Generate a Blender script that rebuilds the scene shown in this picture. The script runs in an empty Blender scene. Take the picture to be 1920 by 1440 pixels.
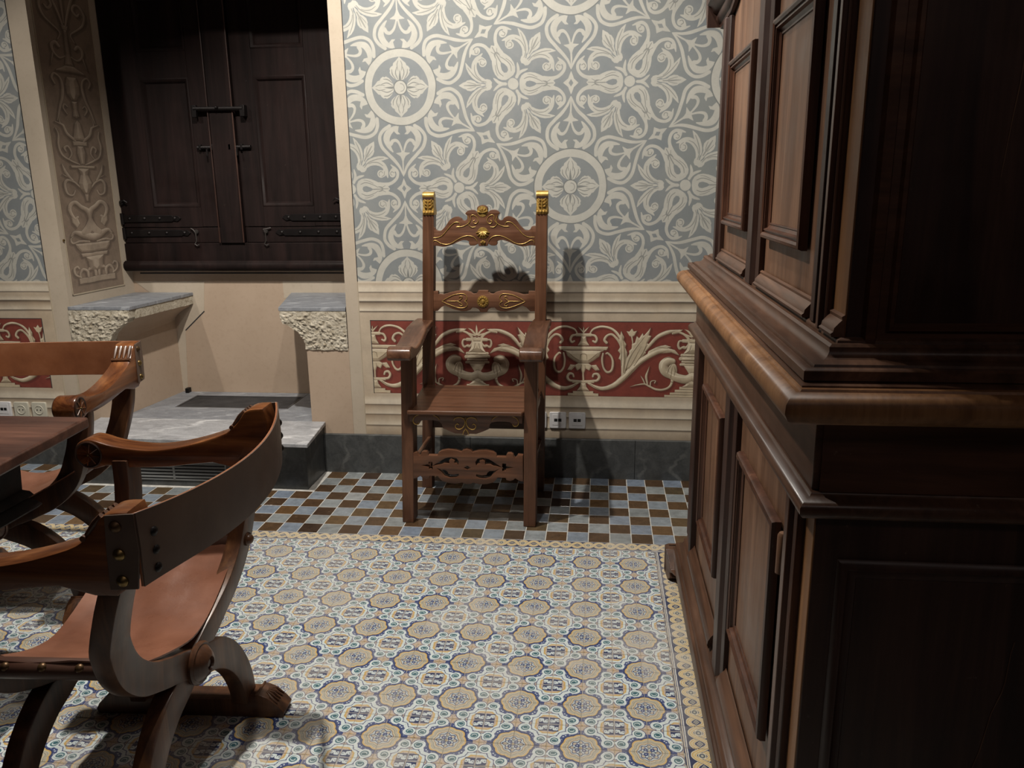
import bpy, bmesh, math, random
import numpy as np
from mathutils import Vector, Matrix
random.seed(7)
PI = math.pi
C = bpy.context.scene.collection
SC = bpy.context.scene
# ---------------------------------------------------------------- camera, light, exposure
CAM = (0.0, -3.742, 1.4)
YAW, PITCH, ROLL, FPX = -0.10946708, 0.24392851, 0.01260377, 1510.808
def make_camera():
    f = Vector((math.sin(YAW)*math.cos(PITCH), math.cos(YAW)*math.cos(PITCH), -math.sin(PITCH)))
    r = Vector((math.cos(YAW), -math.sin(YAW), 0)); d = f.cross(r)
    rr = math.cos(ROLL)*r+math.sin(ROLL)*d; dd = -math.sin(ROLL)*r+math.cos(ROLL)*d
    cd = bpy.data.cameras.new('camera'); cd.sensor_width = 36; cd.lens = FPX/1920*36; cd.clip_start = .05
    o = bpy.data.objects.new('camera', cd); C.objects.link(o)
    m = Matrix(((rr[0], -dd[0], -f[0], CAM[0]), (rr[1], -dd[1], -f[1], CAM[1]), (rr[2], -dd[2], -f[2], CAM[2]), (0, 0, 0, 1)))
    o.matrix_world = m; SC.camera = o
make_camera()
w = bpy.data.worlds.new('world'); SC.world = w; w.use_nodes = True
w.node_tree.nodes['Background'].inputs[0].default_value = (1.0, .93, .84, 1); w.node_tree.nodes['Background'].inputs[1].default_value = .02
SC.view_settings.view_transform = 'Standard'; SC.view_settings.look = 'None'; SC.view_settings.gamma = 1; SC.view_settings.use_curve_mapping = False
SC.view_settings.exposure = 0.1
def spot(name, loc, target, watt, col=(1, .93, .84), ang=110, rad=.035, blend=.6):
    l = bpy.data.lights.new(name, 'SPOT'); l.energy = watt; l.color = col; l.spot_size = math.radians(ang); l.spot_blend = blend; l.shadow_soft_size = rad
    o = bpy.data.objects.new(name, l); C.objects.link(o); o.location = loc
    o.rotation_euler = (Vector(target)-Vector(loc)).to_track_quat('-Z', 'Y').to_euler()
spot('ceiling_spot', (-1.16, -1.40, 3.25), (-.7, -.5, .6), 300)
spot('ceiling_spot', (-.40, -1.75, 3.25), (-.35, -.9, .6), 68, (1, .95, .88))
spot('ceiling_spot', (-3.0, -1.5, 3.25), (-2.25, .1, .7), 95, ang=58, blend=.7)
spot('ceiling_spot', (-.80, -1.45, 3.25), (-.8, -2.1, 0), 18, (1, .95, .9))
# added fill light behind the camera, lifting the cupboard's dark end; no real lamp
l = bpy.data.lights.new('fill_light', 'AREA'); l.shape = 'RECTANGLE'; l.size = 2.2; l.size_y = .5; l.energy = 6; l.color = (1, .84, .80)
o = bpy.data.objects.new('fill_light', l); C.objects.link(o); o.location = (.6, -5.2, 3.4); o.rotation_euler = (Vector((.7, -2.5, 1.2))-Vector(o.location)).to_track_quat('-Z', 'Y').to_euler()
# ---------------------------------------------------------------- painted ornament, drawn stroke by stroke in numpy
def spl(P, n=7):
    """Catmull-Rom through rows of P (any number of columns)."""
    P = np.array(P, float)
    if len(P) < 3: return P
    Q = np.vstack([2*P[0]-P[1], P, 2*P[-1]-P[-2]]); out = []
    for i in range(1, len(Q)-2):
        a, b, c, d = Q[i-1], Q[i], Q[i+1], Q[i+2]
        for k in range(n):
            t = k/n
            out.append(.5*((2*b)+(c-a)*t+(2*a-5*b+4*c-d)*t*t+(3*b-a-3*c+d)*t**3))
    out.append(Q[-2]); return np.array(out)
class Canvas:
    """raster of signed coverage; x right, y up, s pixels per unit"""
    def __init__(c, x0, y0, x1, y1, s):
        c.x0, c.y0, c.s = x0, y0, s
        c.W, c.H = int(round((x1-x0)*s)), int(round((y1-y0)*s))
    def box(c, P, m):
        P = np.atleast_2d(P)
        i0 = max(0, int((P[:, 0].min()-m-c.x0)*c.s)-1); i1 = min(c.W, int((P[:, 0].max()+m-c.x0)*c.s)+2)
        j0 = max(0, int((P[:, 1].min()-m-c.y0)*c.s)-1); j1 = min(c.H, int((P[:, 1].max()+m-c.y0)*c.s)+2)
        if i1 <= i0 or j1 <= j0: return None
        X, Y = np.meshgrid((np.arange(i0, i1)+.5)/c.s+c.x0, (np.arange(j0, j1)+.5)/c.s+c.y0)
        return (slice(j0, j1), slice(i0, i1)), X, Y
    def new(c, v=-99.): return np.full((c.H, c.W), v)
    def stroke(c, F, P, smooth=True, hgt=False):
        """P rows x,y,halfwidth.  F keeps max of (radius - distance); with hgt also a rounded height in hgt"""
        P = spl(P) if smooth else np.array(P, float)
        for a, b in zip(P[:-1], P[1:]):
            r = max(a[2], b[2]); q = c.box(np.array([a[:2], b[:2]]), r+2)
            if q is None: continue
            sl, X, Y = q; d = b[:2]-a[:2]; L = d@d+1e-12
            t = np.clip(((X-a[0])*d[0]+(Y-a[1])*d[1])/L, 0, 1)
            D = np.hypot(X-a[0]-t*d[0], Y-a[1]-t*d[1]); R = np.maximum(a[2]+t*(b[2]-a[2]), .05)
            F[sl] = np.maximum(F[sl], R-D)
            if hgt is not False: hgt[sl] = np.maximum(hgt[sl], np.sqrt(np.maximum(R*R-D*D, 0)))
    def poly(c, F, P, smooth=False, hgt=False, hs=6.):
        P = spl(np.vstack([P, P[:1]])) if smooth else np.array(P, float)
        P = P[:, :2]; q = c.box(P, 3)
        if q is None: return
        sl, X, Y = q; ins = np.zeros(X.shape, bool); D = np.full(X.shape, 1e9)
        for a, b in zip(P, np.roll(P, -1, 0)):
            cond = (a[1] > Y) != (b[1] > Y)
            ins ^= cond & (X < (b[0]-a[0])*(Y-a[1])/(b[1]-a[1]+1e-12)+a[0])
            d = b-a; L = d@d+1e-12; t = np.clip(((X-a[0])*d[0]+(Y-a[1])*d[1])/L, 0, 1)
            D = np.minimum(D, np.hypot(X-a[0]-t*d[0], Y-a[1]-t*d[1]))
        sd = np.where(ins, D, -D); F[sl] = np.maximum(F[sl], sd)
        if hgt is not False: hgt[sl] = np.maximum(hgt[sl], np.sqrt(np.clip(sd, 0, hs)*hs))
    def cov(c, F): return np.clip(F*c.s+.5, 0, 1)
def sample(A, cv, X, Y):
    u = np.clip((X-cv.x0)*cv.s-.5, 0, cv.W-1.001); v = np.clip((Y-cv.y0)*cv.s-.5, 0, cv.H-1.001)
    i = u.astype(int); j = v.astype(int); fu = u-i; fv = v-j
    return (A[j, i]*(1-fu)*(1-fv)+A[j, i+1]*fu*(1-fv)+A[j+1, i]*(1-fu)*fv+A[j+1, i+1]*fu*fv)
def wallpaper_tex(S=2.4):
    """half-drop diaper: ringed four petal flowers, hearts, three-fold tulip rosettes.  Unit: medallion pitch = 369.5"""
    A = 369.5; M = A/2; RQ = A/2/math.sqrt(3)
    cv = Canvas(-6, -12, 196, 116, 3.2); F = cv.new(); K = cv.new()
    st = lambda P, G=None: cv.stroke(F if G is None else G, P)
    # --- heart, axis along +x from the ring to the star at (M,0)
    st([(69, 25, 2.6), (76, 36, 2.6), (86, 43.5, 2.5), (97, 44, 2.5), (108, 40, 2.5), (120, 29, 2.5), (133, 16, 2.4), (145, 7, 1.8), (156, 2, 1.), (161, 0, .3)])
    st([(71, 11, 1.8), (74, 18, 3.4), (81, 27, 5.2), (91, 31.5, 5.4), (101, 30, 4.2), (110, 25, 2.4), (116, 20, .6)])
    st([(118, 1.5, .8), (110, 3.5, 1.2), (101, 7.5, 1.7), (95.5, 13.5, 2.2), (96.5, 20, 2.6), (102, 24, 3)])
    st([(126, 0, 1.3), (140, 0, 1.), (158, 0, .6)]); st([(131, 0, 2.), (128, 0, 2.2)])
    cv.poly(F, [(115, 0), (118, 4), (119, 13), (124, 5), (131, 1.5), (134, 0)])
    cv.poly(F, [(70, 7), (80, 9.5), (84, 5.5), (84, 11), (79, 16), (70, 17)])
    # --- star at the middle of each side
    X, Y = M, 0
    star = [(M-19, 0), (M-7, 4.6), (M, 13.2), (M+7, 4.6), (M+19, 0), (M+7, -4.6), (M, -13.2), (M-7, -4.6)]
    cv.poly(F, star); G = cv.new(); cv.poly(G, [(M-6.5, 0), (M, 4.3), (M+6.5, 0), (M, -4.3)])
    # --- tulip petal, axis along +y from the star to the rosette centre (M, RQ);  t = distance from the star
    def tl(P): return [(M-p[1], p[0])+tuple(p[2:]) for p in P]
    cv.poly(F, tl([(29, 0), (33, 4.5), (29, 6.5), (36, 8.2), (44, 8.6), (50, 11.5), (58, 15.6), (66, 18.6), (75, 20), (84, 18.6), (90, 14.5), (93.6, 8), (94.4, 0), (60, -1)]))
    st(tl([(50, 9.5, 3.), (40, 8.6, 2.6), (28, 9.4, 2.4), (19, 14, 2.3), (12.5, 22, 2.2), (12, 31, 2.2), (17, 38, 2.), (24, 44.5, .4)]))
    st(tl([(13.5, 34, 2.), (19, 36, 3.2), (23, 30, 4.6), (22, 27, 5.4)]))
    V = cv.new(); cv.poly(V, tl([(62, 0), (68, 3.6), (76, 5.8), (82, 4.4), (84, 0), (82, -4), (68, -3)]))
    for P in ([(62, .2, .9), (48, .2, .7), (32, .2, .5)], [(86, 9, .6), (78, 12.2, .8), (70, 11.4, .8), (60, 7.5, .7), (53, 3.6, .5)], [(52, 4.6, .6), (46, 3, 1.4), (43, 0, 1.)], [(38, 6, .5), (44, 3, .6)], [(80, 17, .4), (72, 16, .6), (62, 11.5, .5)]):
        st(tl(P), K)
    for P in ([(19, 30, .7), (23.5, 32, .7), (26, 28, .7), (23, 25, .6)],): st(tl(P), K)
    # --- rosette boss and the leaf spray from the rosette towards the ring (axis R->O)
    st([(M, RQ, 9.4), (M, RQ, 9.4)])
    cv.stroke(K, [(M+5*math.cos(a), RQ+5*math.sin(a), .7) for a in np.linspace(-1.2, 1.6, 8)])
    ax = np.array([-math.cos(math.pi/6), -math.sin(math.pi/6)]); nb = np.array([ax[1], -ax[0]])
    if nb[0] < 0: nb = -nb      # towards the heart axis side
    nb = np.array([math.sin(math.pi/6), -math.cos(math.pi/6)])
    def sp(P): return [tuple(np.array([M, RQ])+ax*p[0]+nb*p[1])+tuple(p[2:]) for p in P]
    st(sp([(14, 0, 2.2), (20, .5, 2.), (27, 3, 2.), (32, 7, 1.6), (36, 10.5, .4)]))
    cv.poly(F, sp([(41, 0), (40, 4), (43, 8), (48, 9.5), (54, 9), (60, 10), (66, 14.5), (73, 23), (80, 31), (88, 39), (86.5, 30), (82, 21), (76, 14), (70, 9), (64, 5.5), (57, 3.4), (53, 2.4), (58, 1.6), (68, 3.6), (72, 7), (79, 9.6), (86, 8.6), (88, 6.6), (93, 5), (101, 0), (90, -2), (50, -2)]))
    st(sp([(55, 7.5, 3.2), (62, 11.5, 4.), (68.5, 18.5, 4.6), (72, 28, 4.6), (71.5, 37, 4.2), (67, 45, 3.2), (61, 50, 2), (56, 54.5, .4)]))
    st(sp([(68, 43, 3.4), (61, 44.5, 5.), (56, 40, 6.4), (55.6, 38.5, 6.6)]))
    cv.poly(V, sp([(50, 2.2), (55, 4.6), (60, 5), (57, 2.6), (51, .8)]))
    for P in ([(60, .6, .5), (76, .8, .7), (92, .3, .4)], [(70, 2.2, .5), (80, 4.8, .6), (86, 5.8, .4)], [(50, 5, .6), (60, 7.6, .8), (70, 14.5, .8), (78, 23, .7), (84, 31, .5)], [(60, 9.5, .5), (67, 16, .7), (71.5, 26, .7), (71, 36, .5)], [(51, 38, .7), (55, 34.5, .7), (60, 37, .7), (59, 41.5, .5)], [(52, 43, .6), (57, 45.5, .6), (63, 43, .5)]):
        st(sp(P), K)
    F = F+.55; cov = cv.cov(F)*(1-cv.cov(V))*(1-cv.cov(G)); ink = cv.cov(K)*.75
    # --- unfold to the rectangular cell  (x period = A*sqrt3, y period = A)
    PW, PH = A*math.sqrt(3), A; W = int(PW*S); H = int(PH*S)
    X, Y = np.meshgrid((np.arange(W)+.5)/S, (np.arange(H)+.5)/S)
    best = np.full(X.shape, 1e9); DX = X*0; DY = X*0
    for i in (0, 1, 2):
        for j in (-1, 0, 1, 2):
            cx = i*PW/2; cy = (j+(.5 if i % 2 else 0))*PH; d = (X-cx)**2+(Y-cy)**2; m = d < best
            best[m] = d[m]; DX[m] = (X-cx)[m]; DY[m] = (Y-cy)[m]
    r = np.sqrt(best); th = np.arctan2(DY, DX)-math.pi/2; w = math.pi/3
    f = np.abs((th+w/2) % w-w/2); c1 = sample(cov, cv, r*np.cos(f), r*np.sin(f)); k1 = sample(ink, cv, r*np.cos(f), r*np.sin(f))
    aa = lambda v: np.clip(v*S+.5, 0, 1)
    ring = aa(6.8-np.abs(r-61)); c1 = np.where(r < 69, 0, c1); k1 = np.where(r < 69, 0, k1); c1 = np.maximum(c1, ring)
    k1 = np.maximum(k1, aa(.9-np.abs(r-68.6))*.8)
    # four petal flower
    cf = Canvas(-2, -42, 60, 42, 4); F = cf.new(); K = cf.new()
    half = [(13, 4), (17, 12), (22, 17.5), (27, 20), (30, 18.6), (33, 19.6), (37, 16.6), (39, 13), (43, 12), (48, 6), (54.5, 0)]
    cf.poly(F, half+[(x, -y) for x, y in half[::-1]])
    for s in (1, -1):
        for P in ([(15, 4, .5), (26, 8.5, .8), (36, 6, .5)], [(16, 9, .5), (24, 14.5, .8), (32, 15.5, .5)], [(30, 3.6, .4), (40, 5, .6), (47, 2.6, .4)]): cf.stroke(K, [(a, b*s, c) for a, b, c in P])
    cf.poly(K, [(13, -2.6), (20, -2), (34, 0), (20, 2), (13, 2.6)])
    f4 = (th+math.pi/4) % (math.pi/2)-math.pi/4; a, b = r*np.cos(f4), r*np.sin(f4); inn = r < 56
    c4 = np.where(inn, sample(cf.cov(F), cf, a, b), 0); k4 = np.where(inn, sample(cf.cov(K)*.9, cf, a, b), 0)
    boss = aa(12.2-r); k4 = np.where(r < 14.2, aa(.9-np.abs(r-13)), k4); k4 = np.maximum(k4, aa(.7-np.abs(np.hypot(DX-1, DY)-7))*(DX > 0)*.7)
    c4 = np.where(r < 14, np.maximum(boss, 0), c4)
    c1 = np.maximum(c1, c4); k1 = np.maximum(k1, k4)
    return np.clip(c1, 0, 1), np.clip(k1, 0, 1)
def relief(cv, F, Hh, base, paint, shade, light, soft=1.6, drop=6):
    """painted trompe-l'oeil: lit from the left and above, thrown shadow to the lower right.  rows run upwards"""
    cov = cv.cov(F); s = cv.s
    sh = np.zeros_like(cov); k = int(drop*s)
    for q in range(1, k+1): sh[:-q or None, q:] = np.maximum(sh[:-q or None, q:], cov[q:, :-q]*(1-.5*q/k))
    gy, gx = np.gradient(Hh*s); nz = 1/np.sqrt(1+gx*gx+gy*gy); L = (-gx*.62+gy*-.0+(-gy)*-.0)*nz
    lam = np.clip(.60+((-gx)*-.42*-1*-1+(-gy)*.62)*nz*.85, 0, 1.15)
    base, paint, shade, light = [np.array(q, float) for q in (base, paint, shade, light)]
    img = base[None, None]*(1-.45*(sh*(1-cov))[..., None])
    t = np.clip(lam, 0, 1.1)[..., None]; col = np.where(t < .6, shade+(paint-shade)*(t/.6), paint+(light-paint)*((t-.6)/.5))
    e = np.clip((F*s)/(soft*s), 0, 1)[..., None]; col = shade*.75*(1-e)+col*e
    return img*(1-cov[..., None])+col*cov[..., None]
def frieze_tex(s=.75):
    """half period from the bowl urn (x=0) to the tall vase (x=620); mirrored both ways"""
    cv = Canvas(-30, 0, 650, 425, s); F = cv.new(); H = cv.new(0.)
    def cx(P): return [(p[0]-1270, 468-p[1])+tuple(p[2:]) for p in P]
    def st(P): cv.stroke(F, cx(P), hgt=H)
    def pl(P, sm=False, hs=7.): cv.poly(F, cx(P), sm, hgt=H, hs=hs)
    # great stem and its leaves
    st([(1300, 392, 6), (1340, 415, 9), (1385, 425, 12), (1440, 408, 15), (1490, 370, 17), (1540, 320, 18), (1590, 270, 16), (1650, 230, 15), (1710, 205, 13), (1760, 200, 9), (1815, 228, 1)])
    pl([(1620, 262), (1640, 205), (1690, 180), (1735, 168), (1772, 180), (1752, 186), (1790, 196), (1818, 228), (1770, 212), (1690, 222)])
    st([(1500, 350, 13), (1500, 300, 13), (1498, 250, 11), (1490, 200, 9), (1470, 150, 8), (1435, 115, 7), (1405, 120, 7), (1390, 145, 8), (1402, 160, 8)])
    pl([(1490, 330), (1484, 260), (1470, 250), (1480, 222), (1466, 205), (1480, 180), (1470, 150), (1484, 90), (1502, 128), (1498, 146), (1514, 170), (1508, 188), (1522, 215), (1520, 260), (1515, 320)], hs=10)
    pl([(1500, 320), (1516, 250), (1532, 222), (1530, 205), (1546, 190), (1544, 168), (1562, 158), (1572, 120), (1586, 132), (1606, 102), (1612, 118), (1652, 70), (1640, 116), (1654, 120), (1634, 162), (1646, 168), (1622, 205), (1628, 216), (1595, 255), (1560, 300)], hs=10)
    st([(1530, 270, 9), (1570, 210, 7), (1610, 150, 3), (1640, 90, 1)])
    st([(1540, 230, 4), (1550, 170, 4), (1543, 120, 5)]); pl([(1530, 122), (1512, 92), (1530, 96), (1545, 78), (1556, 96), (1576, 90), (1560, 120), (1545, 130)], hs=5)
    st([(1600, 230, 4), (1640, 180, 9), (1690, 125, 11), (1750, 98, 11), (1815, 86, 3)]); pl([(1760, 90), (1832, 84), (1815, 104), (1770, 112)])
    st([(1795, 95, 5), (1835, 110, 7), (1862, 135, 8), (1865, 165, 7), (1850, 185, 8), (1838, 183, 9)]); pl([(1850, 140), (1893, 130), (1878, 145), (1893, 155), (1860, 160)])
    # horn scroll
    st([(1892, 350, 26), (1860, 365, 26), (1815, 358, 25), (1775, 340, 25), (1738, 320, 26), (1728, 285, 27), (1752, 262, 26), (1778, 262, 18)])
    pl([(1775, 262), (1800, 285), (1806, 320), (1792, 352), (1768, 362), (1752, 330), (1757, 292)], True, hs=14)
    st([(1778, 350, 9), (1780, 380, 8), (1765, 408, 7), (1730, 425, 7), (1690, 425, 7), (1655, 410, 6), (1625, 395, 5), (1585, 398, 4), (1540, 410, 1)])
    st([(1640, 395, 5), (1632, 350, 7), (1648, 290, 1)]); st([(1625, 392, 4), (1612, 365, 4), (1600, 345, 1)]); st([(1655, 408, 4), (1660, 380, 4), (1685, 375, 3), (1680, 388, 4)])
    # urn at x=1270
    for P in ([(1270, 105, 3), (1282, 90, 5), (1302, 70, 1)], [(1270, 105, 3), (1270, 85, 4), (1270, 70, 1)]): st(P)
    pl([(1255, 106), (1315, 106), (1322, 116), (1315, 126), (1255, 126)], hs=6); pl([(1240, 124), (1284, 124), (1288, 150), (1305, 178), (1240, 180)], hs=18)
    st([(1312, 116, 6), (1335, 122, 7), (1346, 142, 7), (1338, 158, 7), (1324, 152, 6)])
    st([(1305, 112, 4), (1325, 84, 6), (1370, 70, 7), (1420, 78, 7), (1460, 105, 8), (1490, 150, 8)])
    pl([(1250, 182), (1412, 182), (1412, 190), (1404, 203), (1250, 203)], hs=5)
    pl([(1240, 205), (1376, 205), (1362, 240), (1330, 262), (1300, 280), (1240, 282)], hs=20)
    st([(1285, 270, 5), (1320, 240, 8), (1350, 215, 6), (1385, 205, 3)]); st([(1270, 262, 14), (1270, 232, 15)])
    pl([(1240, 278), (1300, 278), (1318, 288), (1345, 285), (1365, 318), (1340, 320), (1318, 300), (1306, 322), (1285, 310), (1276, 335), (1240, 335)], hs=7)
    st([(1384, 222, 6), (1378, 260, 6), (1384, 300, 6), (1405, 328, 7), (1430, 320, 7), (1440, 285, 7), (1434, 245, 6), (1412, 220, 6), (1402, 222, 5)])
    st([(1270, 320, 5), (1270, 378, 6)]); pl([(1240, 376), (1332, 374), (1340, 384), (1332, 394), (1240, 394)], hs=6)
    st([(1322, 380, 6), (1350, 378, 8), (1362, 358, 8), (1352, 340, 8), (1332, 342, 7), (1326, 356, 6)])
    pl([(1240, 392), (1284, 392), (1290, 415), (1308, 438), (1240, 440)], hs=14); pl([(1240, 440), (1330, 440), (1330, 452), (1360, 452), (1360, 470), (1240, 470)], hs=3)
    # tall vase at x=1890
    for P in ([(1890, 120, 6), (1890, 90, 6), (1890, 62, 1)], [(1885, 122, 6), (1862, 96, 6), (1838, 82, 1)], [(1880, 125, 5), (1850, 115, 6), (1818, 104, 1)]): st(P)
    pl([(1830, 137), (1920, 137), (1920, 158), (1830, 158), (1822, 147)], hs=6)
    st([(1832, 148, 6), (1812, 150, 6), (1806, 172, 7), (1816, 190, 7), (1832, 182, 6)])
    pl([(1866, 158), (1920, 158), (1920, 222), (1836, 222), (1858, 190)], hs=26)
    for y0, y1, x in ((218, 236, 1820), (236, 258, 1812), (258, 272, 1826), (272, 288, 1816)): pl([(x+6, y0), (1920, y0), (1920, y1), (x+6, y1), (x, (y0+y1)/2)], hs=6)
    pl([(1842, 286), (1920, 286), (1920, 340), (1872, 336)], hs=16); pl([(1852, 345), (1920, 345), (1920, 362), (1850, 362)], hs=5); pl([(1862, 360), (1920, 360), (1920, 410), (1830, 412), (1856, 395)], hs=20)
    for y0, y1, x in ((408, 424, 1822), (424, 440, 1796), (440, 455, 1768), (455, 472, 1738)): pl([(x, y0), (1920, y0), (1920, y1), (x, y1)], hs=3)
    img = relief(cv, F, H, (.205, .042, .028), (.54, .45, .32), (.14, .092, .05), (.78, .69, .53), 2.2, 12)
    K = cv.new(); Hi = cv.new(); ks = lambda P: cv.stroke(K, cx(P)); hs_ = lambda P: cv.stroke(Hi, cx(P))
    for P in ([(1500, 330, 2), (1508, 250, 3), (1500, 180, 2), (1490, 120, .6)], [(1508, 335, 2), (1540, 240, 3), (1590, 160, 2), (1635, 100, .6)], [(1560, 290, 2), (1610, 215, 2.5), (1638, 140, .6)], [(1490, 290, 1.5), (1488, 220, 2), (1482, 160, .6)], [(1530, 310, 1.5), (1570, 240, 2), (1600, 180, .6)], [(1310, 400, 1.5), (1380, 436, 2), (1440, 422, 2), (1500, 378, 2), (1580, 290, 2), (1660, 240, 2), (1740, 212, .6)],
              [(1752, 330, 2), (1762, 300, 2.4), (1778, 275, .8)], [(1790, 345, 1.5), (1795, 315, 2), (1785, 285, .6)], [(1772, 355, 2), (1775, 320, 2), (1780, 290, .6)], [(1700, 300, 1), (1712, 340, 2), (1750, 372, 2), (1820, 388, 2), (1880, 385, 1)], [(1728, 250, 1), (1750, 240, 2), (1790, 244, 1)], [(1300, 262, 1), (1330, 240, 2.2), (1356, 216, .6)], [(1250, 262, 1.4), (1256, 228, 2), (1284, 228, 2), (1290, 255, 1.2)], [(1650, 190, 1), (1700, 182, 2), (1750, 190, .6)], [(1280, 290, 1.5), (1284, 320, 1)], [(1315, 290, 1.2), (1340, 312, .8)],
              [(1860, 236, 2), (1920, 236, 2)], [(1840, 259, 2), (1920, 259, 2)], [(1850, 273, 2), (1920, 273, 2)], [(1880, 170, 1.5), (1872, 200, 2), (1852, 218, 1)]): ks(P)
    for P in ([(1496, 300, 1.5), (1494, 240, 3), (1484, 180, 1)], [(1525, 280, 2), (1560, 200, 3.4), (1600, 140, 1)], [(1330, 404, 1.5), (1385, 416, 3), (1440, 398, 3), (1490, 360, 3), (1545, 308, 3.4), (1600, 258, 3), (1680, 208, 2), (1740, 195, 1)], [(1716, 300, 3), (1722, 270, 4), (1745, 250, 4), (1775, 250, 1.5)], [(1745, 322, 2), (1790, 345, 3.4), (1850, 352, 3.6), (1888, 340, 2)], [(1420, 76, 1), (1460, 100, 2.4), (1486, 146, 1)], [(1690, 120, 1.4), (1750, 94, 2.4), (1810, 86, .8)], [(1345, 76, 1), (1380, 68, 2.4), (1420, 74, 1)], [(1262, 130, 2), (1256, 172, 2.4)], [(1252, 210, 1), (1248, 250, 3)], [(1868, 164, 2), (1852, 212, 2.4)], [(1840, 227, 3), (1880, 227, 2)], [(1836, 246, 3), (1880, 246, 2)], [(1140, 186, 1), (1400, 186, 2)]): hs_(P)
    m = cv.cov(F)[..., None]; img = img*(1-m*cv.cov(Hi)[..., None]*.75)+np.array((.80, .72, .56))*m*cv.cov(Hi)[..., None]*.75; img = img*(1-m*cv.cov(K)[..., None]*.8)+np.array((.13, .085, .045))*m*cv.cov(K)[..., None]*.8
    a = int(round(30*s)); return img[:, a:a+int(620*s)], cv
def pilaster_tex(s=1.):
    """grotesque candelabrum; units: x 0..110 from the axis, y 0..1440 downwards as rows of the study"""
    cv = Canvas(-10, 0, 125, 1440, s); F = cv.new(); H = cv.new(0.)
    def st(P): cv.stroke(F, [(x, 1440-y, w) for x, y, w in P], hgt=H)
    def pl(P, sm=False, hs=8.): cv.poly(F, [(x, 1440-y) for x, y in P], sm, hgt=H, hs=hs)
    pl([(-9, 1370), (88, 1370), (88, 1400), (-9, 1400)], hs=4)
    for k in (0, 1): st([(10+k*34, 1368, 6), (12+k*34, 1340, 8), (30+k*34, 1328, 8), (44+k*34, 1345, 6), (46+k*34, 1366, 5)])
    st([(78, 1366, 6), (100, 1350, 6), (104, 1322, 6), (90, 1312, 6), (82, 1322, 5)])
    pl([(-9, 1270), (44, 1270), (36, 1300), (34, 1325), (46, 1340), (-9, 1345)], hs=20); pl([(-9, 1252), (66, 1252), (60, 1272), (-9, 1272)], hs=6)
    pl([(-9, 1205), (84, 1205), (78, 1228), (62, 1248), (-9, 1252)], hs=10)
    st([(0, 1180, 20), (30, 1172, 20), (52, 1160, 16), (80, 1150, 10), (96, 1165, 5)]); st([(20, 1200, 6), (60, 1196, 7), (92, 1200, 6), (100, 1180, 4), (88, 1168, 3)])
    st([(36, 1160, 20), (10, 1130, 19), (-6, 1090, 17), (8, 1050, 14), (34, 1030, 12), (58, 1010, 11), (80, 1020, 10), (86, 1050, 9), (70, 1085, 8), (56, 1078, 7)])
    pl([(48, 1110), (58, 1070), (70, 1082), (86, 1070), (84, 1104), (66, 1130)], hs=7)
    pl([(-9, 1005), (6, 1005), (12, 970), (-9, 966)], hs=7); pl([(-9, 850), (26, 850), (18, 880), (32, 920), (26, 950), (12, 972), (-9, 974)], hs=22)
    st([(26, 940, 5), (50, 915, 6), (78, 905, 7), (92, 925, 7), (86, 965, 6), (64, 975, 5), (52, 955, 5)]); st([(58, 905, 7), (80, 870, 8), (92, 830, 3)]); st([(70, 892, 5), (96, 880, 2)])
    pl([(-9, 836), (58, 836), (54, 850), (-9, 850)], hs=5); pl([(-9, 745), (14, 745), (20, 780), (10, 835), (-9, 835)], hs=12); pl([(-9, 722), (34, 722), (32, 744), (-9, 744)], hs=5)
    st([(14, 832, 4), (50, 815, 6), (84, 790, 6), (96, 745, 6), (90, 700, 5), (96, 672, 4)]); st([(60, 808, 4), (44, 780, 5), (56, 748, 6), (72, 756, 6), (66, 772, 4)])
    pl([(-9, 720), (30, 720), (20, 680), (14, 640), (0, 622), (-9, 620)], hs=12); st([(22, 718, 8), (52, 690, 8), (66, 655, 6), (96, 640, 3)]); st([(62, 655, 5), (76, 640, 4), (70, 600, 2)])
    pl([(-9, 540), (14, 540), (10, 580), (16, 610), (-9, 624)], hs=10)
    st([(84, 632, 3), (70, 580, 6), (52, 530, 7), (44, 480, 7), (50, 440, 6), (72, 425, 6), (84, 445, 6), (74, 470, 5)]); st([(40, 600, 4), (54, 575, 5), (46, 558, 5), (34, 568, 4)])
    pl([(-9, 430), (22, 430), (32, 470), (30, 510), (14, 536), (-9, 540)], hs=22); st([(0, 500, 10), (4, 470, 12)])
    pl([(-9, 380), (20, 380), (60, 402), (66, 412), (-9, 412)], hs=9); pl([(-9, 220), (8, 220), (10, 330), (20, 380), (-9, 384)], hs=10); pl([(-9, 200), (18, 200), (12, 222), (-9, 222)], hs=5)
    st([(14, 340, 4), (40, 350, 6), (62, 330, 7), (66, 300, 8), (50, 285, 9), (36, 300, 8)]); st([(64, 330, 5), (72, 360, 4), (80, 390, 2)]); st([(36, 270, 4), (24, 240, 5), (48, 215, 6), (84, 180, 7), (96, 135, 7), (80, 100, 7), (56, 100, 7), (46, 125, 7), (62, 145, 7), (74, 132, 5)])
    st([(8, 200, 6), (24, 140, 7), (50, 70, 8), (70, 20, 7), (72, 0, 6)]); st([(0, 190, 5), (0, 90, 8), (0, 0, 9)])
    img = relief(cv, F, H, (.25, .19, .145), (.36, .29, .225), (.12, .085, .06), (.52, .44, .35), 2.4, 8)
    a = int(10*s); img = img[:, a:]; return np.concatenate([img[:, ::-1], img], 1)
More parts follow.
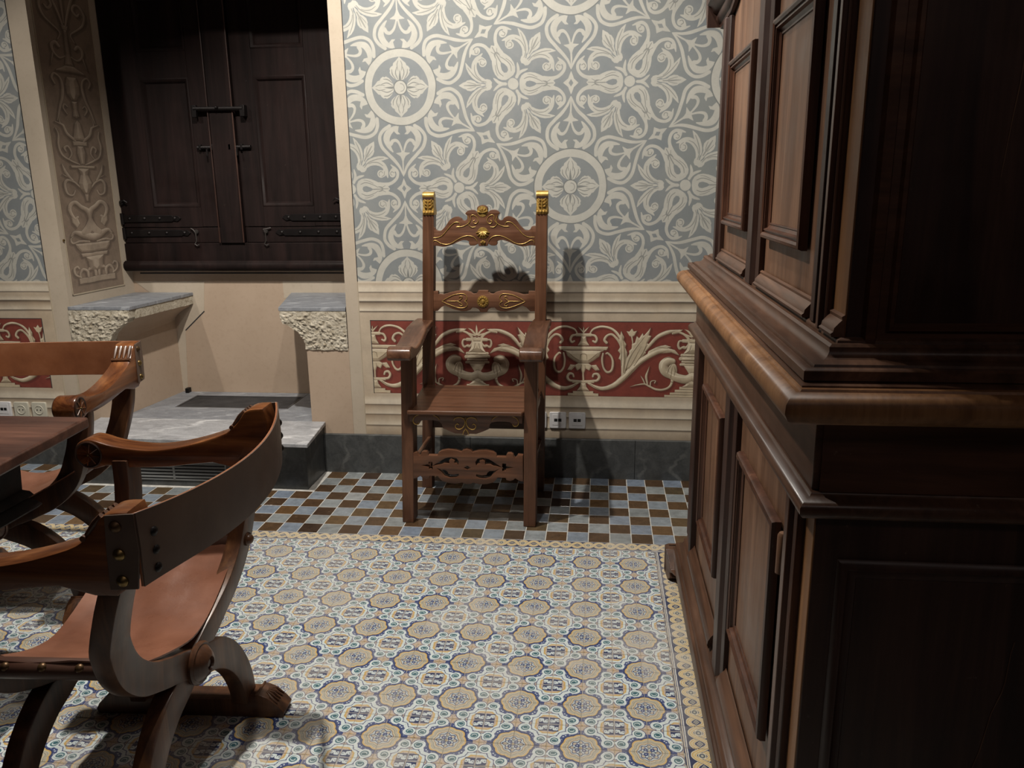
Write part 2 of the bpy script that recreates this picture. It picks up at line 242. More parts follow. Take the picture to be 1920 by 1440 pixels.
def floor_tex(n=384):
    """one quarter (one tile): medallion corner at 0,0, crossed square corner at .5,.5; then mirrored to the whole repeat"""
    x = (np.arange(n)+.5)/n*.5; X, Y = np.meshgrid(x, x); px = .5/n
    aa = lambda v: np.clip(v/px*.6+.5, 0, 1)[..., None]
    W = np.array([.60, .67, .67]); N = np.array([.030, .045, .125]); O = np.array([.56, .38, .13]); Sd = np.array([.47, .415, .315]); T = np.array([.04, .115, .14]); G = np.array([.22, .25, .21]); P = np.array([.49, .40, .325])
    img = np.ones((n, n, 3))*P
    def put(c, m): nonlocal img; img = img*(1-m)+np.array(c)*m
    r = np.hypot(X, Y); th = np.arctan2(Y, X); c8 = np.cos(8*th); lob = .262+.030*np.sqrt(.5+.5*c8)
    for a, b in ((.5, 0), (0, .5)):
        d = np.hypot(X-a, Y-b); t = np.arctan2(Y-b, X-a)
        put(O, aa(.036+.018*np.cos(4*t)-d)*.75); put((.22, .08, .05), aa(.014-d))
        for k, q in ((.07, .022), (.03, .075), (.095, .04)): put((.22, .08, .05), aa(.007-np.hypot(np.abs(X-a)-k, np.abs(Y-b)-q))*.8)
    # navy field round the medallion with a white ribbon beyond
    SC = ((.392, .142, 1), (.142, .392, -1))
    put(N*1.6, aa(lob+.105-r)*aa(.405-r)); put(N, aa(lob+.030-r))
    for q in ((.262, .232), (.232, .262), (.290, .165), (.165, .290), (.342, .050), (.050, .342)): put(W, aa(.012-np.hypot(X-q[0], Y-q[1])))
    U, V = .5-X, .5-Y; q = np.maximum(np.maximum(U, V), (U+V)*.69); q2 = np.maximum(U, V)
    put(N*1.3, aa(.268-q)); put(W, aa(.258-q))
    def rib(x0, y0, x1, y1, w_):
        dx, dy = x1-x0, y1-y0; t = np.clip(((X-x0)*dx+(Y-y0)*dy)/(dx*dx+dy*dy), 0, 1); d = np.hypot(X-x0-t*dx, Y-y0-t*dy); put(N*1.5, aa(w_+.012-d)); put(W, aa(w_-d))
    for x0, y0, x1, y1 in ((.392, .142, .50, .165), (.142, .392, .165, .50), (.392, .142, .335, .215), (.142, .392, .215, .335), (.335, .215, .30, .30), (.215, .335, .30, .30)): rib(x0, y0, x1, y1, .030)
    for a, b, sg in SC:
        d = np.hypot(X-a, Y-b); t = np.arctan2(Y-b, X-a)*sg; put(N*1.3, aa(.108-d)); 
    for x0, y0, x1, y1 in ((.392, .142, .50, .165), (.142, .392, .165, .50), (.392, .142, .335, .215), (.142, .392, .215, .335), (.335, .215, .30, .30), (.215, .335, .30, .30)):
        dx, dy = x1-x0, y1-y0; t = np.clip(((X-x0)*dx+(Y-y0)*dy)/(dx*dx+dy*dy), 0, 1); put(W, aa(.026-np.hypot(X-x0-t*dx, Y-y0-t*dy)))
    for a, b, sg in SC:
        d = np.hypot(X-a, Y-b); t = np.arctan2(Y-b, X-a)*sg; put(W*1.06, aa(.096-d)); put(T*1.4, aa(.070-d)*aa(.012-np.abs(((d+t*.042/(2*math.pi)) % .042)-.021))); put(T, aa(.022-d)); put(T*1.1, aa(.033-np.hypot(X-a-.013, Y-b+.009*sg)))
    # crossed square
    put(O, aa(.212-q)); put(P*1.05, aa(.184-q)); put(N*.9, aa(.158-q2)*aa(np.minimum(U, V)-.011))
    a, b = (U-.084)+(V-.084), (U-.084)-(V-.084)
    put(W, aa(.016-np.abs(b+.022*np.sin(a*42))*.75)*aa(.105-np.abs(a)))
    for k in (-1, 1): put(W, aa(.012-np.abs(np.hypot(a*.7-.038*k, b*.7-.030*k)-.021))*aa(.152-q2)*aa(np.minimum(U, V)-.018)*.95)
    put((.36, .38, .42), aa(.010-np.minimum(U, V))*aa(.158-q2))
    # medallion
    for rad, c, kk in ((.010, O*1.08, 1), (-.014, Sd*1.1, 1), (-.032, G*1.3, 1), (-.040, Sd, .95), (-.058, G, .9), (-.068, Sd*1.1, .8), (-.092, O*.9, .7), (-.102, N*1.5, .7), (-.108, W*.85, .6)):
        put(c, aa(.274+rad+(lob-.274)*kk-r))
    l2 = .140+.018*c8; put(Sd*1.1, aa(l2-r)); put(N*1.2, aa(.009-np.abs(r-l2)))
    l3 = .105+.022*np.cos(8*th+math.pi); put(W*.95, aa(l3-r)); put(N*1.1, aa(.008-np.abs(r-l3)))
    put(N*1.4, aa(.012-np.abs(np.hypot(X-.050, Y-.050)-.022))); put(O, aa(.020-r)); put(N, aa(.007-np.abs(r-.032))); put(T, aa(.008-np.hypot(X-.078, Y-.015))); put(T, aa(.008-np.hypot(X-.015, Y-.078)))
    q = np.concatenate([img[:, ::-1], img], 1); return np.concatenate([q[::-1], q], 0)
def guilloche_tex(n=256, m=208):
    """one border tile: length 1 (x), width m/n (y)"""
    X, Y = np.meshgrid((np.arange(n)+.5)/n, (np.arange(m)+.5)/n); h = m/n; aa = lambda v: np.clip(v*n*.5+.5, 0, 1)[..., None]
    img = np.ones((m, n, 3))*np.array([.045, .055, .11])
    def put(c, k): nonlocal img; img = img*(1-k)+np.array(c)*k
    A = .235; yc = h/2+.030
    for ph in (0, math.pi):
        cy = yc+A*np.cos(2*math.pi*X+ph); sl = A*2*math.pi*np.sin(2*math.pi*X+ph); d = np.abs(Y-cy)/np.sqrt(1+sl*sl)
        put((.03, .035, .07), aa(.104-d)); put((.64, .61, .50), aa(.084-d)); put((.56, .38, .14), aa(.060-d)); put((.60, .51, .32), aa(.026-d))
    for cx in (0., .5, 1.):
        e = np.hypot((X-cx)/.115, (Y-yc)/.105) if cx != .5 else (np.abs(X-cx)/.10+np.abs(Y-yc)/.075); put((.60, .55, .42), aa((1.15-e)*.08)); put((.10, .12, .14), aa((.85-e)*.08)); put((.5, .48, .38), aa((.36-e)*.06))
    put((.045, .055, .11), aa(.070-Y)); put((.66, .66, .62), aa(.016-np.abs(Y-.040))); put((.08, .10, .2), aa(.010-Y)); put((.55, .50, .40), aa(Y-h+.035))
    return img
# ---------------------------------------------------------------- materials
def nt(name):
    m = bpy.data.materials.new(name); m.use_nodes = True; t = m.node_tree; t.nodes.clear()
    o = t.nodes.new('ShaderNodeOutputMaterial'); b = t.nodes.new('ShaderNodeBsdfPrincipled'); t.links.new(b.outputs[0], o.inputs[0])
    return m, t, b
def N(t, kind, **kw):
    n = t.nodes.new('ShaderNode'+kind)
    for k, v in kw.items():
        if k.startswith('i_'): n.inputs[k[2:]].default_value = v
        elif k.startswith('n'): n.inputs[int(k[1:])].default_value = v
        else: setattr(n, k, v)
    return n
def L(t, a, b): t.links.new(a, b)
def ramp(t, src, stops, interp='LINEAR'):
    r = N(t, 'ValToRGB'); r.color_ramp.interpolation = interp; e = r.color_ramp.elements
    while len(e) < len(stops): e.new(.5)
    for q, (p, c) in zip(e, stops): q.position = p; q.color = (*c, 1) if len(c) == 3 else c
    L(t, src, r.inputs[0]); return r.outputs[0]
def mix(t, a, b, fac, mode='MIX'):
    m = N(t, 'Mix', data_type='RGBA', blend_type=mode)
    for s, v in ((0, fac), (6, a), (7, b)):
        if hasattr(v, 'links') or hasattr(v, 'is_linked'): L(t, v, m.inputs[s])
        else: m.inputs[s].default_value = v if s == 0 else (*v, 1)
    return m.outputs[2]
def noise(t, vec, scale, detail=4, rough=.6, dist=0):
    n = N(t, 'TexNoise', i_Scale=scale, i_Detail=detail, i_Roughness=rough, i_Distortion=dist); L(t, vec, n.inputs['Vector']); return n.outputs['Fac']
def coords(t, kind='Object', scale=(1, 1, 1), rot=(0, 0, 0), loc=(0, 0, 0)):
    c = N(t, 'TexCoord'); m = N(t, 'Mapping'); m.inputs['Scale'].default_value = scale; m.inputs['Rotation'].default_value = rot; m.inputs['Location'].default_value = loc
    L(t, c.outputs[kind], m.inputs['Vector']); return m.outputs[0]
def bump(t, b, src, strength=.2, dist=.002, prev=None):
    n = N(t, 'Bump', i_Strength=strength, i_Distance=dist); L(t, src, n.inputs['Height'])
    if prev: L(t, prev, n.inputs['Normal'])
    L(t, n.outputs[0], b.inputs['Normal']); return n.outputs[0]
def wood(name, dark, mid, light, axis='z', rough=.38, grain=1., scuff=.0, coat=0., spec=.45):
    m, t, b = nt(name); s = {'x': (.35, 4, 4), 'y': (4, .35, 4), 'z': (4, 4, .35)}[axis]
    v = coords(t, scale=tuple(q*grain for q in s)); n1 = noise(t, v, 3.2, 5, .62, 1.2); s2 = {'x': (1.5, 60, 60), 'y': (60, 1.5, 60), 'z': (60, 60, 1.5)}[axis]
    n2 = noise(t, coords(t, scale=s2), 2.0, 3, .6); n3 = noise(t, coords(t), 5, 3)
    c = ramp(t, n1, [(.30, dark), (.5, mid), (.72, light)]); c = mix(t, c, ramp(t, n2, [(.3, (.55, .5, .48)), (.6, (1, 1, 1))]), .55, 'MULTIPLY')
    c = mix(t, c, ramp(t, n3, [(.3, (.72, .68, .66)), (.62, (1.1, 1.08, 1.05))]), .6, 'MULTIPLY')
    if scuff:
        sc = ramp(t, noise(t, coords(t, scale=(1, 1, 1)), 38, 6, .75), [(.66, (0, 0, 0)), (.76, (scuff,)*3)]); c = mix(t, c, (.36, .29, .23), sc)
    L(t, c, b.inputs['Base Color']); r = ramp(t, n3, [(.3, (rough*.8,)*3), (.7, (min(1, rough*1.35),)*3)]); L(t, r, b.inputs['Roughness'])
    b.inputs['Specular IOR Level'].default_value = spec; b.inputs['Coat Weight'].default_value = coat; b.inputs['Coat Roughness'].default_value = .2
    p = bump(t, b, n2, .18, .0006); bump(t, b, n1, .25, .002, p); return m
def plain(name, col, rough=.6, metal=0, var=.15, nscale=6, bmp=.1, bscale=60, bdist=.001, spec=.5):
    m, t, b = nt(name); v = coords(t); n = noise(t, v, nscale, 6, .65)
    c = mix(t, col, tuple(q*(1-var*2) for q in col), ramp(t, n, [(.35, (0, 0, 0)), (.7, (1, 1, 1))])); L(t, c, b.inputs['Base Color'])
    b.inputs['Roughness'].default_value = rough; b.inputs['Metallic'].default_value = metal; b.inputs['Specular IOR Level'].default_value = spec
    if bmp: bump(t, b, noise(t, v, bscale, 4), bmp, bdist)
    return m
def image(name, A, data=True):
    A = np.clip(A, 0, 1).astype(np.float32)
    if A.ndim == 2: A = np.repeat(A[..., None], 3, 2)
    h, w_ = A.shape[:2]; im = bpy.data.images.new(name, w_, h, float_buffer=False, is_data=data)
    px = np.ones((h, w_, 4), np.float32); px[..., :3] = A if data else np.where(A <= .0031308, 12.92*A, 1.055*np.maximum(A, 1e-6)**(1/2.4)-.055)
    im.pixels.foreach_set(px.ravel()); im.pack(); return im
def worldvec(t, sx, sy, sz, ox=0, oy=0, oz=0):
    g = N(t, 'NewGeometry'); m = N(t, 'Mapping', vector_type='POINT'); L(t, g.outputs['Position'], m.inputs['Vector'])
    m.inputs['Scale'].default_value = (sx, sy, sz); m.inputs['Location'].default_value = (ox, oy, oz); return m.outputs[0]
def swiz(t, v, order):
    s = N(t, 'SeparateXYZ'); L(t, v, s.inputs[0]); c = N(t, 'CombineXYZ')
    for i, k in enumerate(order):
        if k is not None: L(t, s.outputs['XYZ'.index(k)], c.inputs[i])
    return c.outputs[0]
def tex(t, im, vec, ext='REPEAT'):
    n = N(t, 'TexImage', extension=ext, interpolation='Linear'); n.image = im; L(t, vec, n.inputs['Vector']); return n.outputs['Color']
def warp(t, vec, amt, scale):
    """hand-drawn wobble"""
    n = N(t, 'TexNoise', i_Scale=scale, i_Detail=2); g = N(t, 'NewGeometry'); L(t, g.outputs['Position'], n.inputs['Vector'])
    s = N(t, 'VectorMath', operation='SUBTRACT'); L(t, n.outputs['Color'], s.inputs[0]); s.inputs[1].default_value = (.5, .5, .5)
    k = N(t, 'VectorMath', operation='SCALE'); L(t, s.outputs[0], k.inputs[0]); k.inputs['Scale'].default_value = amt
    a = N(t, 'VectorMath', operation='ADD'); L(t, vec, a.inputs[0]); L(t, k.outputs[0], a.inputs[1]); return a.outputs[0]
def gpos(t): return N(t, 'NewGeometry').outputs['Position']
M = {}
RED = wood('red_brown_wood', (.055, .014, .007), (.125, .036, .018), (.21, .068, .034), 'z', .42, 1, .0)
M['chair'] = wood('carved_armchair_wood', (.058, .025, .013), (.118, .052, .027), (.185, .086, .046), 'z', .40)
M['chair_x'] = wood('carved_armchair_rail_wood', (.060, .026, .014), (.122, .054, .029), (.19, .088, .048), 'x', .36)
M['chair_y'] = wood('carved_armchair_arm_wood', (.050, .022, .013), (.105, .048, .027), (.20, .10, .056), 'y', .30, 1, 0, .2)
M['honey_u'] = wood('honey_wood', (.055, .016, .007), (.17, .060, .020), (.36, .15, .05), 'x', .26, 1, 0, .35)
M['dante'] = wood('folding_chair_wood', (.030, .014, .009), (.085, .036, .017), (.17, .075, .03), 'z', .38, 1, 0, .1)
M['carc'] = wood('cupboard_dark_wood', (.020, .009, .007), (.044, .020, .014), (.075, .036, .024), 'z', .42, .8, .35)
M['carc_y'] = wood('cupboard_moulding_wood', (.040, .019, .011), (.088, .043, .025), (.17, .088, .052), 'y', .36, .8, .6)
M['carc_x'] = wood('cupboard_end_moulding_wood', (.034, .015, .009), (.075, .033, .019), (.14, .064, .036), 'x', .36, .8, .5)
M['panel'] = wood('cupboard_panel_wood', (.078, .036, .019), (.150, .076, .042), (.22, .12, .07), 'z', .44, .8, .3)
M['strip'] = wood('cupboard_corner_wood', (.13, .056, .020), (.24, .115, .046), (.34, .18, .08), 'z', .42, .8, .2)
M['frame'] = wood('cupboard_frame_wood', (.028, .011, .007), (.062, .025, .014), (.12, .052, .030), 'z', .34, .8, .5)
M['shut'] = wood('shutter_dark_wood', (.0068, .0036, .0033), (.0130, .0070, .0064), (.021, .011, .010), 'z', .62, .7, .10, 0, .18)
M['table'] = wood('table_top_wood', (.030, .013, .010), (.072, .031, .021), (.135, .062, .041), 'x', .34, .9, .5)
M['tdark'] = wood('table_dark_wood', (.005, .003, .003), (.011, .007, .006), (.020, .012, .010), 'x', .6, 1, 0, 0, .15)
M['scroll'] = wood('scroll_end_dark_wood', (.015, .007, .005), (.035, .015, .009), (.06, .028, .015), 'z', .4)
M['grille'] = plain('dull_grille_metal', (.085, .085, .09), .5, .3, .2, 12, .3)
M['iron'] = plain('dark_iron', (.016, .013, .013), .45, .6, .2, 12, .3, 40, .002)
M['steel'] = plain('worn_iron_hook', (.10, .09, .085), .4, .7)
M['gold'] = plain('gilding', (.62, .39, .10), .38, .6, .30, 30, .5, 90, .001)
M['goldline'] = plain('gilded_line_paint', (.52, .33, .085), .42, .45, .25, 60, .3)
M['brass'] = plain('old_brass', (.32, .22, .09), .35, 1, .2, 30, .2)
M['brassd'] = plain('dull_stud', (.13, .075, .035), .4, .7, .2, 30, .2)
M['plastic'] = plain('white_plastic', (.70, .70, .71), .35, 0, .02, 4, 0)
M['cream_plastic'] = plain('cream_plastic', (.56, .54, .45), .35, 0, .03, 4, 0)
M['black'] = plain('black_plastic', (.012, .012, .012), .5, 0, .05, 4, 0)
M['grey_metal'] = plain('grey_vent_metal', (.30, .31, .31), .4, .4, .1)
M['grout'] = plain('floor_grout', (.46, .42, .36), .85, 0, .2, 20, .3, 120, .001)
M['grout2'] = plain('pale_tile_joint', (.62, .61, .57), .8, 0, .2, 30, .3, 120, .001)
def leather(name, a, b_, c_, rough):
    m, t, b = nt(name); v = coords(t); n = noise(t, v, 4, 5, .6); n2 = noise(t, v, 160, 2)
    c = ramp(t, n, [(.3, a), (.5, b_), (.7, c_)]); L(t, c, b.inputs['Base Color'])
    L(t, ramp(t, noise(t, v, 9, 4), [(.3, (rough*.8,)*3), (.7, (rough*1.3,)*3)]), b.inputs['Roughness']); p = bump(t, b, n2, .25, .0006); bump(t, b, n, .3, .004, p); return m
M['seat_l'] = leather('chestnut_seat_leather', (.13, .050, .028), (.21, .088, .052), (.30, .14, .09), .30)
M['back_l'] = leather('chestnut_back_leather', (.16, .055, .024), (.25, .095, .042), (.36, .155, .078), .34)
M['dark_l'] = leather('grey_brown_back_leather', (.070, .045, .034), (.10, .066, .050), (.14, .095, .070), .42)
M['rail_l'] = leather('dark_rail_leather', (.050, .022, .015), (.075, .036, .025), (.11, .058, .040), .36)
def marble(name, base, vein, dark, rough, sc=1.6, veins=.5):
    m, t, b = nt(name); v = coords(t, scale=(1, 2.2, 1)); n = noise(t, v, 5*sc, 8, .7, .8); c = ramp(t, n, [(.3, dark), (.6, base)])
    w_ = N(t, 'TexWave', i_Scale=1.1*sc, i_Distortion=9, i_Detail=5); w_.inputs['Detail Scale'].default_value = 1.4; L(t, coords(t, scale=(.5, 2.4, 1), rot=(0, 0, .35)), w_.inputs['Vector'])
    vm = ramp(t, w_.outputs['Fac'], [(.90, (0, 0, 0)), (.985, (veins,)*3)]); mk = ramp(t, noise(t, v, 2.2*sc, 3), [(.42, (0, 0, 0)), (.62, (1, 1, 1))])
    f = mix(t, vm, mk, 1., 'MULTIPLY'); c = mix(t, c, vein, f); sp = ramp(t, noise(t, coords(t), 130, 3), [(.30, (.7, .7, .7)), (.6, (1, 1, 1))]); c = mix(t, c, sp, .6, 'MULTIPLY')
    L(t, c, b.inputs['Base Color']); b.inputs['Roughness'].default_value = rough; bump(t, b, noise(t, coords(t), 30, 5), .25, .001); return m
M['marble'] = marble('grey_veined_marble', (.46, .47, .49), (.80, .81, .82), (.25, .255, .27), .42, 1.5, .8)
M['slate'] = marble('blue_grey_seat_marble', (.27, .285, .31), (.55, .57, .60), (.17, .18, .20), .5, 2.4, .5)
M['black_stone'] = marble('black_base_stone', (.080, .084, .084), (.34, .34, .32), (.040, .043, .044), .40, 3.6, .22)
def rock():
    m, t, b = nt('rough_hewn_stone'); v = coords(t); n = noise(t, v, 9, 6, .7); n2 = noise(t, v, 55, 5, .75)
    c = ramp(t, n, [(.3, (.42, .37, .28)), (.65, (.62, .57, .47))]); c = mix(t, c, ramp(t, n2, [(.32, (.45, .38, .28)), (.5, (1, 1, 1))]), .85, 'MULTIPLY')
    L(t, c, b.inputs['Base Color']); b.inputs['Roughness'].default_value = .9; p = bump(t, b, n2, .9, .010); bump(t, b, noise(t, v, 150, 3), .5, .003, p); return m
M['rock'] = rock()
def plaster(name, a, b_, sc=2.5, rough=.85):
    m, t, b = nt(name); v = gpos(t); n = noise(t, v, sc, 7, .62); c = mix(t, a, b_, ramp(t, n, [(.35, (0, 0, 0)), (.68, (1, 1, 1))]))
    sp = ramp(t, noise(t, v, 40, 4, .7), [(.28, (.82, .80, .78)), (.5, (1, 1, 1))]); c = mix(t, c, sp, .5, 'MULTIPLY'); L(t, c, b.inputs['Base Color'])
    b.inputs['Roughness'].default_value = rough; bump(t, b, noise(t, v, 26, 6), .15, .002); return m
M['ochre'] = plaster('ochre_alcove_plaster', (.455, .35, .262), (.405, .305, .222))
M['beige'] = plaster('beige_painted_plaster', (.47, .40, .30), (.41, .345, .25), 4)
M['palebeige'] = plaster('pale_stone_coloured_paint', (.48, .41, .325), (.425, .36, .28), 5)
M['trimline'] = plaster('dark_painted_line', (.03, .03, .035), (.04, .035, .03))
M['ceil'] = plaster('ceiling_plaster', (.20, .17, .14), (.18, .155, .13)); M['roomwall'] = plaster('plain_room_plaster', (.17, .15, .13), (.15, .135, .12))
def diaper(im, nm, ox, oz):
    m, t, b = nt(nm); p = .880; v = swiz(t, worldvec(t, 1, 1, 1, -ox, 0, -oz), 'XZ'); v = warp(t, v, .012, 7)
    mp = N(t, 'Mapping'); mp.inputs['Scale'].default_value = (1/(p*math.sqrt(3)), 1/p, 1); L(t, v, mp.inputs['Vector'])
    s = N(t, 'SeparateColor'); L(t, tex(t, im, mp.outputs[0]), s.inputs[0]); g = gpos(t)
    bg = mix(t, (.178, .200, .212), (.235, .248, .250), ramp(t, noise(t, g, 6, 6, .65), [(.35, (0, 0, 0)), (.68, (1, 1, 1))])); bg = mix(t, bg, (.195, .212, .200), ramp(t, noise(t, g, 1.5, 3), [(.45, (0, 0, 0)), (.7, (.8,)*3)]))
    cr = mix(t, (.455, .447, .402), (.39, .386, .35), ramp(t, noise(t, g, 14, 6, .7), [(.35, (0, 0, 0)), (.7, (1, 1, 1))]))
    wr = ramp(t, noise(t, g, 60, 5, .8), [(.25, (.80,)*3), (.45, (1,)*3)]); f = mix(t, s.outputs[0], wr, 1., 'MULTIPLY')
    c = mix(t, bg, cr, f); c = mix(t, c, (.15, .16, .155), s.outputs[1]); L(t, c, b.inputs['Base Color']); b.inputs['Roughness'].default_value = .8
    p2 = bump(t, b, noise(t, g, 90, 5), .12, .001); return m
def painted(name, A, vec_fn, ext='REPEAT', var=.25):
    im = image(name, A, False); m, t, b = nt(name); v = vec_fn(t); c = tex(t, im, v, ext); g = gpos(t)
    c = mix(t, c, ramp(t, noise(t, g, 12, 6, .7), [(.3, (.74, .73, .72)), (.6, (1.05, 1.04, 1.02))]), 1., 'MULTIPLY'); L(t, c, b.inputs['Base Color'])
    b.inputs['Roughness'].default_value = .8; bump(t, b, noise(t, g, 60, 5), .12, .001); return m
def frieze_mat(A, nm, x0):
    half = .507
    def vf(t):
        v = swiz(t, worldvec(t, 1, 1, 1, -x0+half, 0, -.410), 'XZ'); v = warp(t, v, .006, 14); mp = N(t, 'Mapping'); mp.inputs['Scale'].default_value = (1/(2*half), 1/.358, 1); L(t, v, mp.inputs['Vector']); return mp.outputs[0]
    return painted(nm, A, vf)
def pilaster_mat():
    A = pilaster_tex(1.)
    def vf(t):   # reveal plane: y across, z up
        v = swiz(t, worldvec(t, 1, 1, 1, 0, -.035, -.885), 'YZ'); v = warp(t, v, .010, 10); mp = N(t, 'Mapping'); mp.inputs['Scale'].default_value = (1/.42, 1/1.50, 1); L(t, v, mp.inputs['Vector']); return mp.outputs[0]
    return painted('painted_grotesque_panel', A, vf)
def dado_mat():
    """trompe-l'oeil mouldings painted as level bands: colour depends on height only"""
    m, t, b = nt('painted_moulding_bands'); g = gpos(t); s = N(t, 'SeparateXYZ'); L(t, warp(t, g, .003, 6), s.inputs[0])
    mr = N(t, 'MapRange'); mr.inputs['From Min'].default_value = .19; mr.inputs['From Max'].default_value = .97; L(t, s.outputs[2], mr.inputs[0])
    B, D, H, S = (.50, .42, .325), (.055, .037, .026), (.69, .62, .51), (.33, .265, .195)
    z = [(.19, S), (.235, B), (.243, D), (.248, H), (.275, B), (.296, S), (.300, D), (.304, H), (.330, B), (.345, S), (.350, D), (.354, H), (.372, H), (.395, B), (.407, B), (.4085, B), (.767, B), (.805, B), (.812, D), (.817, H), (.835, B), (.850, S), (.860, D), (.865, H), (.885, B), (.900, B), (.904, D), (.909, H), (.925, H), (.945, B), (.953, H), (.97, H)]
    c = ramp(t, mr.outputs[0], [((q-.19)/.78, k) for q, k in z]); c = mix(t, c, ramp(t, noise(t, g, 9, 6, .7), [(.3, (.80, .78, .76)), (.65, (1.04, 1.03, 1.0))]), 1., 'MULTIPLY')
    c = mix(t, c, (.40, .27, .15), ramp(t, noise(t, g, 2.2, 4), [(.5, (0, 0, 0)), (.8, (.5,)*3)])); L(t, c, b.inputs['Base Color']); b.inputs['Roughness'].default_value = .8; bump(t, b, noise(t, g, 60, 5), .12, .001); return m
def tile_mats():
    P = .1735
    def glaze(t, b, c, g):
        L(t, c, b.inputs['Base Color']); L(t, ramp(t, noise(t, g, 30, 4), [(.3, (.28,)*3), (.7, (.50,)*3)]), b.inputs['Roughness']); bump(t, b, noise(t, g, 45, 4), .22, .0015)
    def age(t, c, g, rnd):
        pale = mix(t, c, (.46, .43, .38), .42); hs = N(t, 'HueSaturation', i_Saturation=.85, i_Value=1.06); L(t, pale, hs.inputs['Color'])
        n = noise(t, g, 2.6, 5, .7); a = N(t, 'Math', operation='MULTIPLY_ADD'); L(t, rnd, a.inputs[0]); a.inputs[1].default_value = .34; L(t, n, a.inputs[2])
        f = ramp(t, a.outputs[0], [(.56, (0, 0, 0)), (.90, (1, 1, 1))]); c = mix(t, c, hs.outputs[0], f)
        sp = ramp(t, noise(t, g, 170, 5, .8), [(.33, (.62, .56, .50)), (.47, (1, 1, 1))]); return mix(t, c, sp, .8, 'MULTIPLY')
    im = image('majolica_repeat', floor_tex(360), False); m, t, b = nt('majolica_glaze')
    v = warp(t, worldvec(t, 1, 1, 1, .031+P/2, 1.618+P/2, 0), .0075, 34); mp = N(t, 'Mapping'); mp.inputs['Scale'].default_value = (1/P, 1/P, 1); L(t, v, mp.inputs['Vector'])
    oi = N(t, 'ObjectInfo'); g = gpos(t); glaze(t, b, age(t, tex(t, im, mp.outputs[0]), g, oi.outputs['Random']), g); M['majolica'] = m
    gi = image('guilloche_repeat', guilloche_tex(256, 208), False)
    for nm, rot in (('border_x', False), ('border_y', True)):
        m, t, b = nt('guilloche_glaze_'+('rows' if not rot else 'columns')); q = 1/.08675
        if not rot: v = swiz(t, worldvec(t, 1, -1, 1, .160+.5*.08675, -.742, 0), 'XY')      # across x, depth from the outer edge
        else: v = swiz(t, worldvec(t, -1, 1, 1, .306, 1.749+.5*.08675, 0), 'YX')
        v = warp(t, v, .004, 30); mp = N(t, 'Mapping'); mp.inputs['Scale'].default_value = (q, q, 1); L(t, v, mp.inputs['Vector'])
        # texture rows run from the inner white line (0) outwards: flip
        fl = N(t, 'Mapping'); fl.inputs['Scale'].default_value = (1, -1/(208/256), 1); fl.inputs['Location'].default_value = (0, 1, 0); L(t, mp.outputs[0], fl.inputs['Vector'])
        oi = N(t, 'ObjectInfo'); g = gpos(t); glaze(t, b, age(t, tex(t, gi, fl.outputs[0]), g, oi.outputs['Random']), g); M[nm] = m
    for nm, cols in (('blue', [(0, (.18, .225, .30)), (.35, (.225, .265, .31)), (.6, (.26, .29, .305)), (.8, (.195, .22, .235)), (1, (.30, .32, .33))]), ('brown', [(0, (.060, .036, .022)), (.3, (.10, .060, .030)), (.55, (.045, .028, .020)), (.8, (.14, .080, .034)), (1, (.075, .058, .035))])):
        m, t, b = nt(nm+'_glazed_tile'); oi = N(t, 'ObjectInfo'); g = gpos(t); c = ramp(t, oi.outputs['Random'], cols)
        c = mix(t, c, ramp(t, noise(t, g, 22, 5, .7), [(.3, (.70, .68, .66)), (.65, (1.18, 1.16, 1.12))]), 1., 'MULTIPLY'); c = mix(t, c, (.36, .28, .18) if nm == 'blue' else (.25, .17, .09), ramp(t, noise(t, g, 55, 4, .7), [(.62, (0, 0, 0)), (.75, (.6,)*3)]))
        L(t, c, b.inputs['Base Color']); b.inputs['Roughness'].default_value = .22; bump(t, b, noise(t, g, 28, 4), .35, .002); M[nm] = m
c_, k_ = wallpaper_tex(); A_ = np.zeros(c_.shape+(3,)); A_[..., 0] = c_; A_[..., 1] = k_; im_ = image('diaper_mask', A_)
M['diaper'] = diaper(im_, 'painted_blue_grey_diaper', -.898, 1.823); M['diaper_l'] = diaper(im_, 'painted_blue_grey_diaper_far_left', -3.229, 1.380)
A_, _ = frieze_tex(1.); A_ = np.concatenate([A_[:, ::-1], A_], 1); M['frieze'] = frieze_mat(A_, 'painted_red_scroll_frieze', -.070); M['frieze_l'] = frieze_mat(A_, 'painted_red_scroll_frieze_far_left', -3.04); M['grotesque'] = pilaster_mat(); M['dado'] = dado_mat(); tile_mats()
